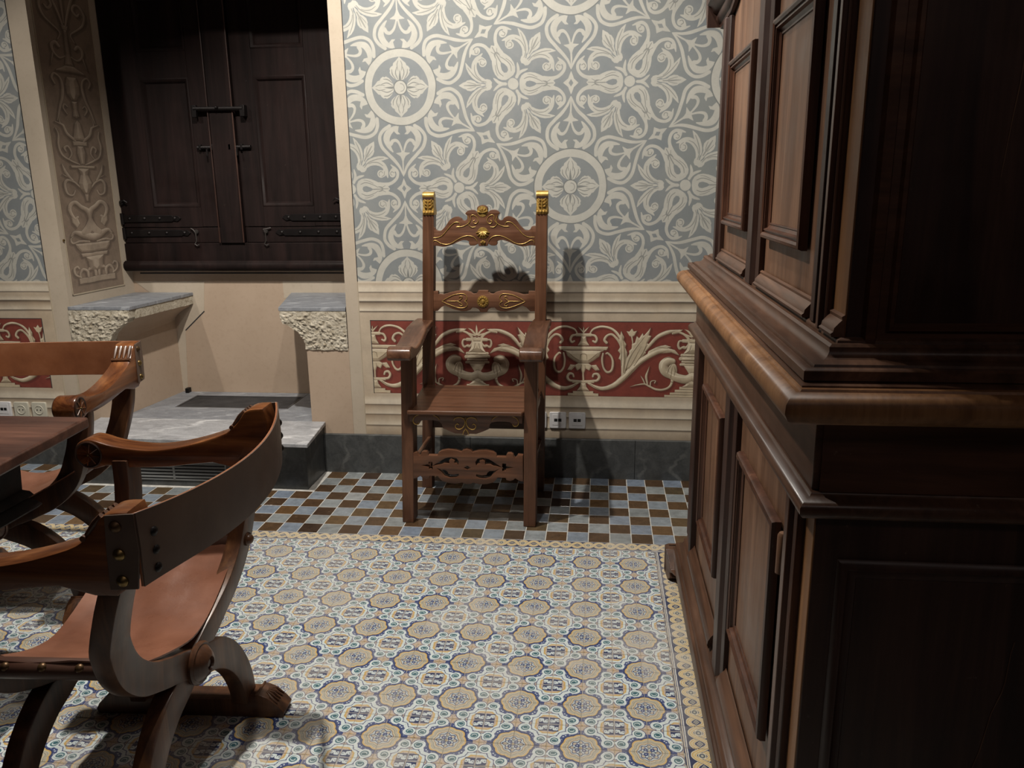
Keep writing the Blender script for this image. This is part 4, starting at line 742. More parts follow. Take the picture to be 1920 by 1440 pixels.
# ---------------------------------------------------------------- tall two-stage cupboard on the right
def cupboard():
    B = (.33, -1.75, 0); t = thing('cupboard', 'tall dark brown panelled two-stage wooden cupboard with heavy mouldings along the right side', 'cupboard', B)
    pl = lambda u, v, o: (u, v, o)
    Y0, Y1, XF, XBK = -2.55, -1.0, .33, .98          # lower body
    U0, U1, XU, XUB = -2.485, -1.0, .372, .96         # upper body
    bd = lambda b, n, m, par=t, **k: b.build(n, m, par, B, **k)
    def band(n, m, x0, x1, y0, y1, prof, par=t, sm=True): return bd(MB().rectring(x0, x1, y0, y1, [(-o, z) for o, z in prof], pl), n, m, par, smooth=sm)
    bd(MB().box(XF+.012, XBK, Y0+.012, Y1-.002, .12, 1.062), 'lower_carcass', 'carc'); bd(MB().box(XU+.012, XUB, U0+.012, U1-.002, 1.11, 2.5), 'upper_carcass', 'carc')
    # plinth with feet
    band('plinth', 'carc_y', XF, XBK, Y0, Y1-.03, [(.0, .050), (.046, .050), (.049, .055), (.049, .100), (.046, .105), (.041, .107), (.039, .114), (.041, .120), (.038, .126), (.028, .132), (.018, .137), (.014, .145), (.016, .151), (.011, .156), (.006, .160), (.005, .170), (0, .175)])
    for (x, y, sx, sy) in ((XF-.076, Y1+.048, 1, -1), (XF-.056, Y0-.056, 1, 1), (XBK+.078, Y0-.078, -1, 1), (XBK+.078, Y1+.048, -1, -1)):
        P = [(0, .0), (.0, .098), (.014, .104), (.050, .104), (.110, .052), (.150, .051), (.150, .048), (.118, .044), (.098, .034), (.104, .018), (.088, .004), (.080, .0)]
        f = MB().rings([[(x+sx*(d+(.026*max(0, p-.06)/.09 if d == 0 else 0)), y+sy*p, z) for p, z in P] for d in (0, .055)]); g = MB().rings([[(x+sx*p, y+sy*d, z) for p, z in P] for d in (0, .022)])
        f.add(g.v, g.f); bd(f, 'bracket_foot', 'carc_y', bevel=.002)
    # lower front: posts, doors
    fl = lambda X: (lambda u, v, o: (X-o, u, v))
    bd(MB().box(XF+.004, XF+.03, Y0+.001, Y0+.052, .17, .905), 'corner_post', 'strip', bevel=.002)
    MB().box(XF-.004, XF+.03, -1.0, -1.085, .17, .905).box(XF-.016, XF+.02, -1.20, -1.155, .172, .905).each('far_post', 'carc', t, B, bevel=.003)
    def bay(y0, y1, z0, z1, fy0, fy1, fz0, fz1, X, nm='door'):
        d = bd(MB().box(X+.004, X+.026, y0, y1, z0, z1), nm, 'panel', bevel=.001)
        pf = [(0, 0), (0, .010), (.003, .016), (.009, .018), (.014, .015), (.0145, .010), (.018, .010), (.0185, .013), (.0215, .013), (.024, .006), (.031, .002), (.032, .004), (.035, .003), (.036, -.006)]
        bd(MB().rectring(fy0, fy1, fz0, fz1, pf, fl(X)), 'frame_moulding', 'frame', d, smooth=True)
        bd(MB().box(X-.0005, X+.02, fy0+.035, fy1-.035, fz0+.035, fz1-.035), 'panel', 'panel', d)
        return d
    d1 = bay(-1.735, -1.20, .165, .905, -1.70, -1.33, .352, .806, XF); d2 = bay(-2.43, -1.905, .165, .905, -2.36, -1.965, .352, .806, XF)
    def pil(y0, y1, z0, z1, X, nm='pilaster', m='carc'):
        w_ = y1-y0; P = [(y0, X+.02), (y0, X-.008), (y0+w_*.12, X-.012), (y0+w_*.2, X-.004), (y0+w_*.27, X-.004), (y0+w_*.33, X-.018), (y0+w_*.67, X-.018), (y0+w_*.73, X-.004), (y0+w_*.8, X-.004), (y0+w_*.88, X-.012), (y1, X-.008), (y1, X+.02)]
        return bd(MB().rings([[(x, y, z) for y, x in P] for z in (z0, z1)]), nm, m, smooth=False, bevel=.0015)
    pil(-1.905, -1.735, .150, .905, XF, m='carc'); pil(-2.498, -2.43, .168, .905, XF, 'reeded_strip', 'frame')
    b = MB()
    for y in (-2.470, -2.452): b.box(XF-.006, XF+.01, y, y+.007, .17, .76)
    b.each('reed', 'strip', t, B); bd(MB().lathe([(0, -.07), (.010, -.07), (.010, .0), (.007, .006), (0, .007)], (XF-.006, -2.405, .80), (0, 0, 1), 12), 'chamfer_stop', 'panel', smooth=True)
    bd(MB().lathe([(0, -.09), (.010, -.09), (.010, .0), (.007, .006), (0, .007)], (XF-.003, -1.185, .265), (0, 0, 1), 12), 'chamfer_stop', 'panel', smooth=True)
    # bottom rail under the doors (sloped, dusty) split by the pilasters
    for a, c in ((-2.43, -1.905), (-1.735, -1.20)): bd(MB().extr([(0, .182), (.020, .160), (.024, .170), (.022, .182), (.014, .196), (.004, .206), (0, .214)], a, c, lambda s, o, z: (XF-o, s, z)), 'bottom_rail', 'carc_y', smooth=True)
    band('bead_moulding', 'carc_y', XF, XBK, Y0, Y1, [(0, .898), (.010, .900), (.020, .904), (.026, .912), (.026, .922), (.020, .930), (.010, .934), (.006, .940), (0, .941)])
    bd(MB().box(XF-.004, XF+.02, Y0+.003, Y1-.003, .941, 1.058), 'drawer_frieze', 'carc_y', bevel=.002)
    bd(MB().box(XF+.006, XBK, Y0-.004, Y0+.02, .941, 1.058), 'end_frieze', 'carc_x')
    band('top_nosing', 'strip', XF, XBK, Y0, Y1-.01, [(-.05, 1.050), (.012, 1.052), (.020, 1.060), (.040, 1.060), (.052, 1.061), (.062, 1.068), (.068, 1.080), (.067, 1.093), (.060, 1.103), (.050, 1.108), (.043, 1.1065), (.041, 1.110), (-.10, 1.112)])
    bd(MB().box(XF-.038, XBK+.02, Y0-.030, Y1+.02, 1.095, 1.1125), 'top_board', 'carc_y')
    band('waist_moulding', 'carc_y', XU, XUB, U0, U1, [(0, 1.1120), (.070, 1.1122), (.073, 1.115), (.073, 1.129), (.069, 1.132), (.0615, 1.1325), (.0605, 1.1290), (.0560, 1.1290), (.0540, 1.1350), (.0470, 1.1375), (.0380, 1.1380), (.0310, 1.1420), (.0270, 1.1490), (.0275, 1.1560), (.0230, 1.1600), (.0170, 1.1600), (.0160, 1.1560), (.0130, 1.1560), (.0115, 1.1630), (.0060, 1.1665), (0, 1.1670)])
    # upper front
    bd(MB().box(XU, XU+.03, U0+.001, U0+.070, 1.165, 2.5), 'corner_post', 'strip', bevel=.002)
    pil(-2.415, -2.372, 1.164, 2.5, XU, 'reeded_strip', 'frame'); pil(-2.372, -2.30, 1.166, 2.5, XU+.006, 'pilaster')
    pil(-1.83, -1.66, 1.160, 2.5, XU, 'pilaster'); pil(-1.20, -1.09, 1.160, 1.86, XU, 'pilaster'); bd(MB().box(XU+.002, XU+.03, -1.09, U1-.001, 1.165, 1.86), 'far_post', 'carc', bevel=.003)
    bay(-1.66, -1.20, 1.18, 2.5, -1.625, -1.255, 1.275, 1.728, XU); bay(-2.30, -1.83, 1.18, 2.5, -2.225, -1.865, 1.275, 1.728, XU)
    bay(-2.30, -1.83, 1.80, 1.81, -2.225, -1.865, 1.86, 2.36, XU-.001, 'upper_panel')
    for a, c in ((-2.30, -1.83), (-1.66, -1.20), (U0+.001, -2.415)):
        bd(MB().extr([(0, 1.166), (.018, 1.166), (.020, 1.171), (.016, 1.174), (.015, 1.180), (.008, 1.188), (.004, 1.192), (.005, 1.197), (0, 1.200)], a, c, lambda s, o, z: (XU-o, s, z)), 'ogee_rail', 'carc_y', smooth=True)
    # arched cornice: rises towards the middle, only the far springing is in view
    pf = [(0, -.03), (.010, -.028), (.012, -.016), (.020, -.010), (.024, .0), (.022, .012), (.034, .018), (.040, .030), (.052, .040), (.055, .060), (0, .064)]
    bd(MB().rings([[(XU-o, y, zc+dz) for o, dz in pf] for y, zc in ((-1.0, 1.885), (-1.20, 1.895), (-1.26, 1.91), (-1.40, 1.975), (-1.60, 2.03), (-1.75, 2.05), (-1.95, 2.03), (-2.2, 1.98), (-2.30, 1.96), (-2.485, 1.955))]), 'cornice', 'carc', smooth=True)
    bd(MB().extr([(0, 1.86), (.02, 1.865), (.03, 1.885), (.05, 1.905), (.055, 1.95), (0, 1.955)], XU-.05, XUB, lambda s, o, z: (s, U1+o-.001, z)), 'cornice_return', 'carc', smooth=True)
    # end panels towards the room
    fe = lambda Y: (lambda u, v, o: (u, Y-o, v))
    e1 = bd(MB().box(XF+.006, XBK, Y0, Y0+.014, .17, .905), 'end_board', 'carc', bevel=.002)
    pf = [(0, .001), (.006, .008), (.014, .010), (.020, .004), (.030, .002), (.036, -.006), (.050, -.007)]
    bd(MB().rectring(.372, .93, .235, .83, pf, fe(Y0)), 'frame_moulding', 'carc', e1, smooth=True)
    e2 = bd(MB().box(XU+.002, XUB, U0-.001, U0+.014, 1.165, 2.5), 'end_board', 'carc', bevel=.002)
    bd(MB().rectring(.396, .93, 1.140, 2.4, [(0, .001), (.004, .012), (.018, .014), (.022, .006), (.034, .004), (.038, .010), (.044, .010), (.050, -.002), (.060, -.006)], fe(U0)), 'frame_moulding', 'carc_x', e2, smooth=True)
    bd(MB().rings([[(.582+.0016, U0-.0022, 1.70), (.582-.0016, U0-.0022, 1.70)], [(.580+.0012, U0-.0022, 1.60), (.580-.0012, U0-.0022, 1.60)], [(.5785, U0-.0022, 1.53), (.577, U0-.0022, 1.53)], [(.574, U0-.0022, 1.483), (.573, U0-.0022, 1.483)], [(.568, U0-.0022, 1.40), (.5675, U0-.0022, 1.40)]], closed_ring=False, caps=False), 'split', 'panel', e2)
    bd(MB().rings([[(x+.0006, Y0-.0012, z), (x-.0006, Y0-.0012, z)] for x, z in ((.648, .70), (.645, .683), (.643, .631), (.640, .61), (.629, .572), (.625, .54), (.620, .502), (.610, .46), (.604, .41))], closed_ring=False, caps=False), 'split', 'panel', e1)
    return t
cupboard()
# ---------------------------------------------------------------- tall carved armchair by the wall
def armchair():
    B = (-.53, -.40, 0); t = thing('carved_armchair', 'tall red-brown carved armchair with gilded crest and finials standing against the painted wall', 'armchair', B)
    bd = lambda b, n, m, par=t, **k: b.build(n, m, par, B, **k)
    def post(n, xb, xt, zt, w_, y0, y1, lean=0, m='chair'):
        return bd(MB().hexa([(xb-w_/2, y0, 0), (xb+w_/2, y0, 0), (xb+w_/2, y1, 0), (xb-w_/2, y1, 0)], [(xt-w_/2, y0+lean, zt), (xt+w_/2, y0+lean, zt), (xt+w_/2, y1+lean, zt), (xt-w_/2, y1+lean, zt)]), n, m, bevel=.003)
    post('leg', -.797, -.7725, .735, .050, -.612, -.535); post('leg', -.277, -.267, .735, .052, -.618, -.541)
    r1 = post('back_post', -.8005, -.748, 1.275, .050, -.205, -.150); r2 = post('back_post', -.271, -.2515, 1.275, .050, -.205, -.150)
    # gilded scrolled finials
    for x, r in ((-.7465, r1), (-.2490, r2)):
        z0 = 1.277
        f = bd(MB().rings([[(x-w_, y0_, z), (x+w_, y0_, z), (x+w_, y1_, z), (x-w_, y1_, z)] for z, w_, y0_, y1_ in ((1.270, .026, -.207, -.148), (1.290, .026, -.209, -.148), (1.302, .0245, -.203, -.150), (1.335, .0245, -.203, -.152), (1.350, .022, -.196, -.158))]), 'gilded_finial', 'gold', r, bevel=.003)
        bd(MB().lathe([(0, -.0255), (.020, -.0255), (.021, -.018), (.020, .018), (.021, .0255), (0, .0255)], (x, -.182, 1.349), (1, 0, 0), 18), 'scroll', 'gold', f, smooth=True)
        b = MB()
        for k in range(4): b.lathe([(0, -.006), (.0045, -.004), (.006, 0), (.0045, .004), (0, .006)], (x-.0195+k*.013, -.210, 1.281), (0, 1, 0), 8)
        for s in (-1, 1):
            for zc, ln, a in ((1.300, .018, .5), (1.312, .018, .7), (1.324, .015, .9)): b.tube([(x, -.206, zc), (x+s*ln*.6, -.212, zc+ln*.35*a), (x+s*ln*1.15, -.206, zc+ln*.9)], [.0035, .005, .0015], 6)
        b.tube([(x, -.207, 1.290), (x, -.213, 1.31), (x, -.206, 1.336)], [.003, .005, .003], 6); bd(b, 'acanthus_carving', 'gold', f, smooth=True)
        bd(MB().box(x-.0238, x+.0238, -.2042, -.2, 1.336, 1.346), 'shadow_strip', 'carc', f)  # solid dark strip standing in for shade at the scroll, not a real recess
    # crest rail
    cxf = lambda cx: -.741+(cx-400)*.000576; czf = lambda cy: 1.232-(cy-325)*.000552; mir = 803
    def sym(half, close=True): return half+[(2*mir-x, y) for x, y in half[::-1] if abs(x-mir) > 1]
    top = [(395, 345), (430, 350), (440, 368), (455, 378), (480, 378), (500, 362), (520, 340), (538, 312), (560, 288), (590, 272), (615, 270), (640, 282), (650, 296), (668, 300), (684, 288), (684, 262), (672, 246), (690, 226), (715, 219), (742, 222), (762, 238), (762, 205), (778, 188), (803, 181)]
    bot = [(803, 500), (772, 500), (764, 484), (740, 496), (706, 496), (694, 480), (694, 464), (670, 455), (640, 456), (600, 472), (560, 490), (500, 505), (440, 497), (395, 502)]
    P = [(cxf(x), czf(y)) for x, y in spl(top)]+[(cxf(2*mir-x), czf(y)) for x, y in spl(top)[::-1]][1:]+[(cxf(2*mir-x), czf(y)) for x, y in spl(bot[::-1])]+[(cxf(x), czf(y)) for x, y in spl(bot)][1:]
    fp = lambda yc: (lambda p, q, s: (p, yc+s, q))
    cr = plate([P], .024, fp(-.190), 'crest_rail', 'chair_x', t, .002, B)
    def gl(lines, yf, n, par, fx, fz, m_=mir, r=.0018, both=True, mm='gold'):
        b = MB(); out = None
        for Ln in lines:
            for s in ((1, -1) if both else (1,)):
                Q = spl([(x, y) for x, y in Ln], 5); b.tube([(fx(x if s == 1 else 2*m_-x), yf, fz(y)) for x, y in Q], [r*(.5+.5*min(1, k/3, (len(Q)-1-k)/3)) for k in range(len(Q))], 6)
        return b.each(n, mm, par, B, smooth=True)
    gl([[(410, 432), (450, 432), (490, 415), (530, 372), (560, 338), (590, 315), (618, 314), (630, 330), (622, 346), (606, 344)], [(600, 350), (650, 345), (690, 325), (712, 300), (716, 265), (735, 258), (760, 275), (770, 300), (758, 322), (738, 322), (732, 306), (744, 298)], [(412, 482), (418, 462), (440, 456), (480, 478), (520, 486), (560, 476), (620, 440), (670, 420), (715, 422), (745, 440), (762, 468)], [(690, 262), (700, 300), (694, 330), (718, 352), (748, 350)]], -.2035, 'gilded_line', cr, cxf, czf, r=.0014, mm='goldline')
    def palm(cx, cy, rx, ry, yf, par, up=1, n=7):
        b = MB(); x0, z0 = cxf(cx), czf(cy); q = .000565
        b.lathe([(0, 0), (min(rx, ry)*q*1.08, 0), (min(rx, ry)*q, .003), (0, .0036)], (x0, yf+.002, z0), (0, -1, 0), 20)
        for k in range(n):
            a = PI/2*up+(k-(n-1)/2)*PI/(n*.95); b.tube([(x0, yf-.003, z0-.25*ry*q*up), (x0+.6*rx*q*math.cos(a), yf-.006, z0-.25*ry*q*up+.7*ry*q*math.sin(a)), (x0+rx*q*math.cos(a)*1.05, yf, z0-.25*ry*q*up+1.25*ry*q*math.sin(a))], [.0015, .0038, .0022], 6)
        return bd(b, 'gilded_palmette', 'goldline', par, smooth=True)
    palm(803, 398, 50, 42, -.2025, cr, -1); palm(803, 232, 40, 40, -.2025, cr, 1, 5); palm(803, 474, 20, 18, -.2025, cr, 1, 3)
    # middle rail
    top = [(398, 860), (450, 860), (452, 884), (490, 888), (540, 872), (600, 858), (655, 855), (700, 866), (725, 882), (745, 880), (762, 868), (764, 855), (803, 853)]; bot = [(803, 1031), (778, 1030), (764, 1006), (742, 995), (716, 993), (700, 1010), (670, 1022), (630, 1024), (560, 1005), (500, 976), (470, 990), (440, 1022), (398, 1022)]
    P = [(cxf(x)-.004, czf(y)) for x, y in top]+[(cxf(2*mir-x)-.004, czf(y)) for x, y in top[::-1]][1:]+[(cxf(2*mir-x)-.004, czf(y)) for x, y in bot[::-1]]+[(cxf(x)-.004, czf(y)) for x, y in bot][1:]
    P = [(x if -.738 < x < -.28 else x-.014*(x < -.7), z) for x, z in P]
    mr = plate([P], .024, fp(-.190), 'middle_rail', 'chair_x', t, .002, B)
    gl([[(478, 940), (520, 915), (570, 890), (620, 880), (655, 882), (675, 905), (670, 930), (656, 940), (672, 952), (676, 975), (655, 992), (615, 995), (565, 980), (515, 960), (478, 942)], [(520, 940), (570, 940), (610, 938)], [(600, 938), (625, 925), (640, 905), (622, 900), (612, 912)], [(600, 942), (625, 955), (640, 972), (622, 978), (612, 966)]], -.2035, 'gilded_line', mr, lambda x: cxf(x)-.004, czf, r=.0014, mm='goldline')
    b = MB(); xr, zr = cxf(799)-.004, czf(943); b.lathe([(0, -.002), (.027, -.002), (.026, .003), (.010, .003), (.007, .008), (0, .010)], (xr, -.202, zr), (0, -1, 0), 24)
    for k in range(12): a = k*PI/6; b.lathe([(0, -.001), (.0055, 0), (.004, .0035), (0, .005)], (xr+.018*math.cos(a), -.204, zr+.018*math.sin(a)), (0, -1, 0), 8)
    bd(b, 'gilded_rosette', 'gold', mr, smooth=True)
    # seat
    bd(MB().add([(-.775, -.640, .486), (-.302, -.640, .486), (-.270, -.545, .486), (-.270, -.20, .486), (-.80, -.20, .486), (-.775, -.545, .486), (-.775, -.640, .505), (-.302, -.640, .505), (-.270, -.545, .505), (-.270, -.20, .505), (-.80, -.20, .505), (-.775, -.545, .505)], [(5, 4, 3, 2, 1, 0), (6, 7, 8, 9, 10, 11)]+[(i, (i+1) % 6, 6+(i+1) % 6, 6+i) for i in range(6)]), 'seat', 'chair_x', bevel=.005, seg=3)
    # arms: swept S shape
    for nm, xi, xo, xf0, xf1 in (('armrest', -.828, -.745, -.832, -.736), ('armrest', -.292, -.212, -.306, -.214)):
        pth = [(-.150, .806, .030), (-.23, .806, .030), (-.32, .796, .030), (-.40, .776, .031), (-.48, .757, .033), (-.55, .752, .036), (-.600, .760, .042), (-.645, .774, .050), (-.672, .776, .052), (-.690, .768, .044), (-.699, .752, .022)]
        R = []
        for y, zt, th in pth:
            k = (y+.15)/(-.548); a = xi+(xf0-xi)*k; c = xo+(xf1-xo)*k; bow = -.010*math.sin(PI*min(1, k)); R.append([(a+bow, y, zt-th), (c+bow*.3, y, zt-th), (c+bow*.3, y, zt), (a+bow, y, zt)])
        bd(MB().rings(R), nm, 'chair_y', smooth=True, bevel=.006, seg=3)
    # apron and pierced stretcher
    ax_ = lambda cx: -.767+(cx-240)*.000536; az = lambda cy: (1345-cy)*.000575; am = 671
    bt = [(236, 556), (262, 556), (266, 574), (285, 584), (306, 578), (316, 560), (330, 548), (370, 544), (430, 545), (470, 552), (488, 575), (494, 602), (540, 622), (590, 640), (640, 640), (671, 652)]
    P = [(ax_(x), az(y)) for x, y in bt]+[(ax_(2*am-x), az(y)) for x, y in bt[::-1]][1:]; P = [(ax_(236), az(488))]+P+[(ax_(2*am-236), az(488))]
    ap = plate([P[::-1]], .026, fp(-.610), 'front_apron', 'chair_x', t, .002, B)
    gl([[(310, 560), (300, 575), (276, 572), (264, 550), (276, 520), (310, 503), (360, 497), (410, 500), (450, 515), (472, 540)], [(582, 545), (590, 525), (630, 517), (660, 530), (666, 556), (652, 590), (625, 606), (600, 600), (592, 580), (606, 566), (620, 574)], [(671, 515), (682, 528), (671, 545), (660, 528), (671, 515)], [(671, 545), (671, 640)], [(671, 600), (655, 625), (648, 648)]], -.6245, 'gilded_line', ap, ax_, az, am, .0018, mm='goldline')
    top = [(236, 800), (275, 796), (284, 812), (296, 824), (308, 812), (312, 796), (330, 786), (355, 788), (364, 800), (366, 816), (440, 816), (446, 796), (470, 780), (520, 770), (580, 772), (628, 785), (640, 770), (671, 762)]
    bot = [(671, 1032), (645, 1028), (628, 1018), (580, 1030), (520, 1026), (470, 1012), (446, 990), (436, 974), (372, 974), (366, 992), (340, 998), (312, 990), (298, 976), (284, 984), (262, 996), (236, 1000)]
    P = [(ax_(x), az(y)) for x, y in top]+[(ax_(2*am-x), az(y)) for x, y in top[::-1]][1:]+[(ax_(2*am-x), az(y)) for x, y in bot[::-1]]+[(ax_(x), az(y)) for x, y in bot][1:]
    H = []
    for s in (1, -1):
        q = lambda L_: [(ax_(x if s == 1 else 2*am-x), az(y)) for x, y in L_]
        H.append(q([(400, 895), (450, 865), (500, 835), (550, 826), (590, 835), (606, 860), (600, 885), (590, 872), (570, 868), (575, 848), (548, 838), (530, 850), (530, 876), (490, 872), (470, 884), (440, 886)]))
        H.append(q([(430, 912), (462, 925), (495, 925), (515, 940), (520, 955), (560, 962), (600, 952), (604, 968), (580, 980), (530, 984), (490, 972), (470, 945)])); H.append(q([(312, 893), (368, 885), (368, 866), (394, 866), (394, 920), (368, 920), (368, 906)]))
    H.append([(ax_(x), az(y)) for x, y in ((645, 905), (671, 918), (697, 905), (671, 890))])
    plate([P]+H, .026, fp(-.598), 'front_stretcher', 'chair_x', t, .0018, B)
    bd(MB().box(-.790, -.768, -.54, -.2, .205, .255), 'side_stretcher', 'chair_y', bevel=.003); bd(MB().box(-.278, -.256, -.54, -.2, .205, .255), 'side_stretcher', 'chair_y', bevel=.003)
    MB().box(-.785, -.762, -.54, -.2, .452, .487).box(-.275, -.255, -.54, -.2, .452, .487).each('seat_rail', 'chair_y', t, B, bevel=.003)
    bd(MB().box(-.775, -.265, -.190, -.165, .295, .36), 'rear_stretcher', 'chair_x', bevel=.003); bd(MB().box(-.775, -.265, -.190, -.165, .440, .487), 'rear_seat_rail', 'chair_x', bevel=.003)
    return t
armchair()
# ---------------------------------------------------------------- folding X-frame chairs with leather back and seat
def ribbon(path, n=6):
    """centreline rows (p, q, halfwidth) -> polygon"""
    Q = spl(path, n); L_, R_ = [], []
    for i in range(len(Q)):
        a, b = Q[max(i-1, 0)], Q[min(i+1, len(Q)-1)]; d = (b-a)[:2]; d = d/np.hypot(*d); nn = np.array([-d[1], d[0]]); L_.append(tuple(Q[i, :2]+nn*Q[i, 2])); R_.append(tuple(Q[i, :2]-nn*Q[i, 2]))
    return L_+R_[::-1]
RK = lambda p: (p[0]+(1-min(1, max(0, (p[2]-.55)/.16)))*(.022+.042*p[1]), p[1], p[2])
def dante(loc, rz, label):
    """local frame: +x forward (sitter's knees), +y left, back at x=0"""
    t = thing('x_frame_chair', label, 'armchair', loc, rz, 'x-frame leather armchairs round the table')
    bd = lambda b, n, m, par=t, **k: b.build(n, m, par, (0, 0, 0), **k)
    cl = [(.318, .715, .034), (.318, .64, .034), (.303, .555, .034), (.268, .475, .035), (.205, .413, .035), (.125, .372, .034), (.055, .344, .034), (0, .318, .036), (-.055, .296, .038), (-.115, .272, .039), (-.172, .228, .037), (-.215, .172, .034), (-.243, .110, .032), (-.256, .050, .030)]
    def member(sg, u0, u1, back):
        P = ribbon(cl); P = [(sg*p, q) for p, q in P]; P = P if sg > 0 else P[::-1]
        def fn(p, q, s): k = (u0+u1)/2+s; k += (-.115*max(0, q-.36) if back else .03*max(0, q-.42)); return (k, p, q)
        return plate([P], abs(u1-u0), fn, 'rear_x_leg' if back else 'front_x_leg', 'dante', t, .004, xf=RK)
    member(1, .078, .122, True); member(-1, .0795, .1205, True); member(1, .362, .406, False); member(-1, .3635, .4045, False)
    # arms with scrolled fronts
    topl = [(.005, .853), (.035, .851), (.056, .842), (.076, .815), (.108, .788), (.170, .766), (.230, .751), (.290, .742), (.340, .742), (.410, .752), (.455, .766), (.480, .769), (.504, .757), (.516, .732), (.509, .706), (.491, .691), (.468, .688), (.446, .694), (.425, .698), (.385, .692), (.325, .692), (.265, .695), (.205, .702), (.150, .707), (.118, .699), (.085, .690), (.045, .690), (.010, .715), (.0, .76), (-.004, .82)]
    for s in (1, -1):
        P = spl(topl[:20], 3).tolist()+topl[20:]
        def fn(p, q, z, s=s):
            yc = .333-.006*(p/.5); w_ = 1-.22*max(0, .12-p)/.12*0; return (p, s*(yc+z*w_), q)
        a = plate([[(p, q) for p, q in P][::-1]], .068, fn, 'armrest', 'honey_u', t, .006)
        for side in (1, -1):
            yb = s*(.333-.006*.95)+side*.0345
            r = bd(MB().lathe([(0, -.001), (.0365, -.001), (.0365, .0015), (.034, .0035), (.031, .0005), (.0, .0)], (.476, yb-side*.0008, .7285), (0, side, 0), 24), 'carved_rosette', 'scroll', a, smooth=True)
            b = MB()
            for k in range(8): q = k*PI/4+.2; b.tube([(.476+.005*math.cos(q), yb+side*.001, .7285+.005*math.sin(q)), (.476+.030*math.cos(q), yb+side*.001, .7285+.030*math.sin(q))], .0013, 5)
            bd(b, 'spokes', 'honey_u', r); bd(MB().lathe([(0, 0), (.0035, .001), (.003, .004), (0, .005)], (.476, yb, .7285), (0, side, 0), 10), 'pin', 'brass', r, smooth=True)
        b = MB()   # gadrooned top of the ear
        for k in range(4): b.tube([(.056, s*(.333-.024+k*.016), .843), (.070, s*(.333-.024+k*.016), .828), (.088, s*(.333-.024+k*.016), .806)], [.006, .0075, .005], 8)
        b.tube([(.092, s*.300, .8015), (.092, s*.366, .8015)], .006, 8)
        bd(b, 'fluted_ear', 'dante', a, smooth=True)
        # leather wrap and studs on the outside of the back post
        wr = bd(MB().rings([[(x, s*.3675, z), (x, s*.3695, z)] for x, z in ()] or [[(-.008, s*.366, .852), (-.008, s*.370, .852), (.045, s*.370, .848), (.045, s*.366, .848)], [(-.010, s*.366, .78), (-.010, s*.370, .78), (.050, s*.370, .78), (.050, s*.366, .78)], [(.0, s*.366, .708), (.0, s*.370, .708), (.052, s*.370, .705), (.052, s*.366, .705)]]), 'leather_wrap', 'dark_l', t, smooth=True, bevel=.001)
        for z, mm in ((.828, 'brassd'), (.775, 'brass'), (.724, 'brass')): bd(MB().lathe([(.0115, 0), (.011, .003), (.006, .0075), (0, .009)], (.027, s*.3695, z), (0, s, 0), 14), 'stud', mm, wr, smooth=True)
    # back strap, bowed to the rear
    R = []; n = 28
    for i in range(n+1):
        v = -.3665+.733*i/n; q = 1-(v/.3665)**2; u = -.008-.072*q; sag = .012*q; zt, zb = .852-sag, .722-sag*.8+.010*(1-q)*0; fl = .010*(abs(v)/.3665)**6
        R.append([(u, v, zb-fl), (u-.002, v, (zt+zb)/2), (u, v, zt), (u+.0045, v, zt), (u+.0045, v, zb-fl)])
    back = bd(MB().rings(R), 'back_strap', 'back_l', smooth=True, bevel=.001)
    R = [[(x-.0026, y, z) for x, y, z in r[:3]]+[(r[2][0]-.0006, r[2][1], r[2][2]), (r[0][0]-.0006, r[0][1], r[0][2])] for r in R]
    tag(bd(MB().rings(R), 'back_strap_outer_face', 'dark_l', back, smooth=True), 'dark grey-brown outer face of the leather back')
    for s in (1, -1):
        for z in (.805, .770, .735):
            vv = s*.335; q = 1-(vv/.3665)**2; bd(MB().lathe([(.010, 0), (.009, .003), (.005, .006), (0, .007)], (-.0095-.072*q, vv, z), (-1, 0, 0), 12), 'stud', 'iron', back, smooth=True)
    # seat rails and slung leather
    for s in (1, -1):
        rl = bd(MB().lathe([(0, .112), (.021, .112), (.021, .40), (0, .40)], (0, s*.286, .488), (1, 0, 0), 16), 'seat_rail', 'rail_l', smooth=True, xf=RK)
        for k in range(4): bd(MB().lathe([(.009, 0), (.008, .003), (.004, .006), (0, .0065)], (.145+k*.075, s*.302, .501), (0, s*.75, .66), 10), 'stud', 'brassd', rl, smooth=True, xf=RK)
        if s < 0: bd(MB().lathe([(.018, 0), (.018, .004), (.0135, .005), (.012, .011), (.007, .015), (0, .016)], (.063, s*.286, .500), (-1, 0, 0), 16), 'rail_peg', 'dante', rl, smooth=True, xf=RK)
    R = []
    for i in range(25):
        v = -.296+.592*i/24; q = 1-(abs(v)/.296)**2.0; z = .386+.124*(abs(v)/.296)**1.65
        row = [(.082+(.334)*k/8, v, z+.004*math.sin(k*1.3+i*.5)-.006*math.sin(PI*k/8)*q) for k in range(9)]
        R.append(row+[(x, y, zz-.004) for x, y, zz in row[::-1]])
    bd(MB().rings(R), 'leather_seat', 'seat_l', smooth=True, xf=RK)
    # pivots
    for x, d in ((.078, -1), (.406, 1)):
        bs = bd(MB().lathe([(0, 0), (.049, 0), (.051, .008), (.047, .013), (.043, .012), (.039, .017), (.028, .028), (.016, .033), (.014, .024), (.008, .020), (.008, .028), (0, .029)], (x, 0, .318), (d, 0, 0), 28), 'pivot_boss', 'dante', smooth=True, xf=RK)
    bd(MB().lathe([(0, 0), (.014, 0), (.014, .26), (0, .26)], (.112, 0, .318), (1, 0, 0), 12), 'pivot_rod', 'dante', smooth=True, xf=RK)
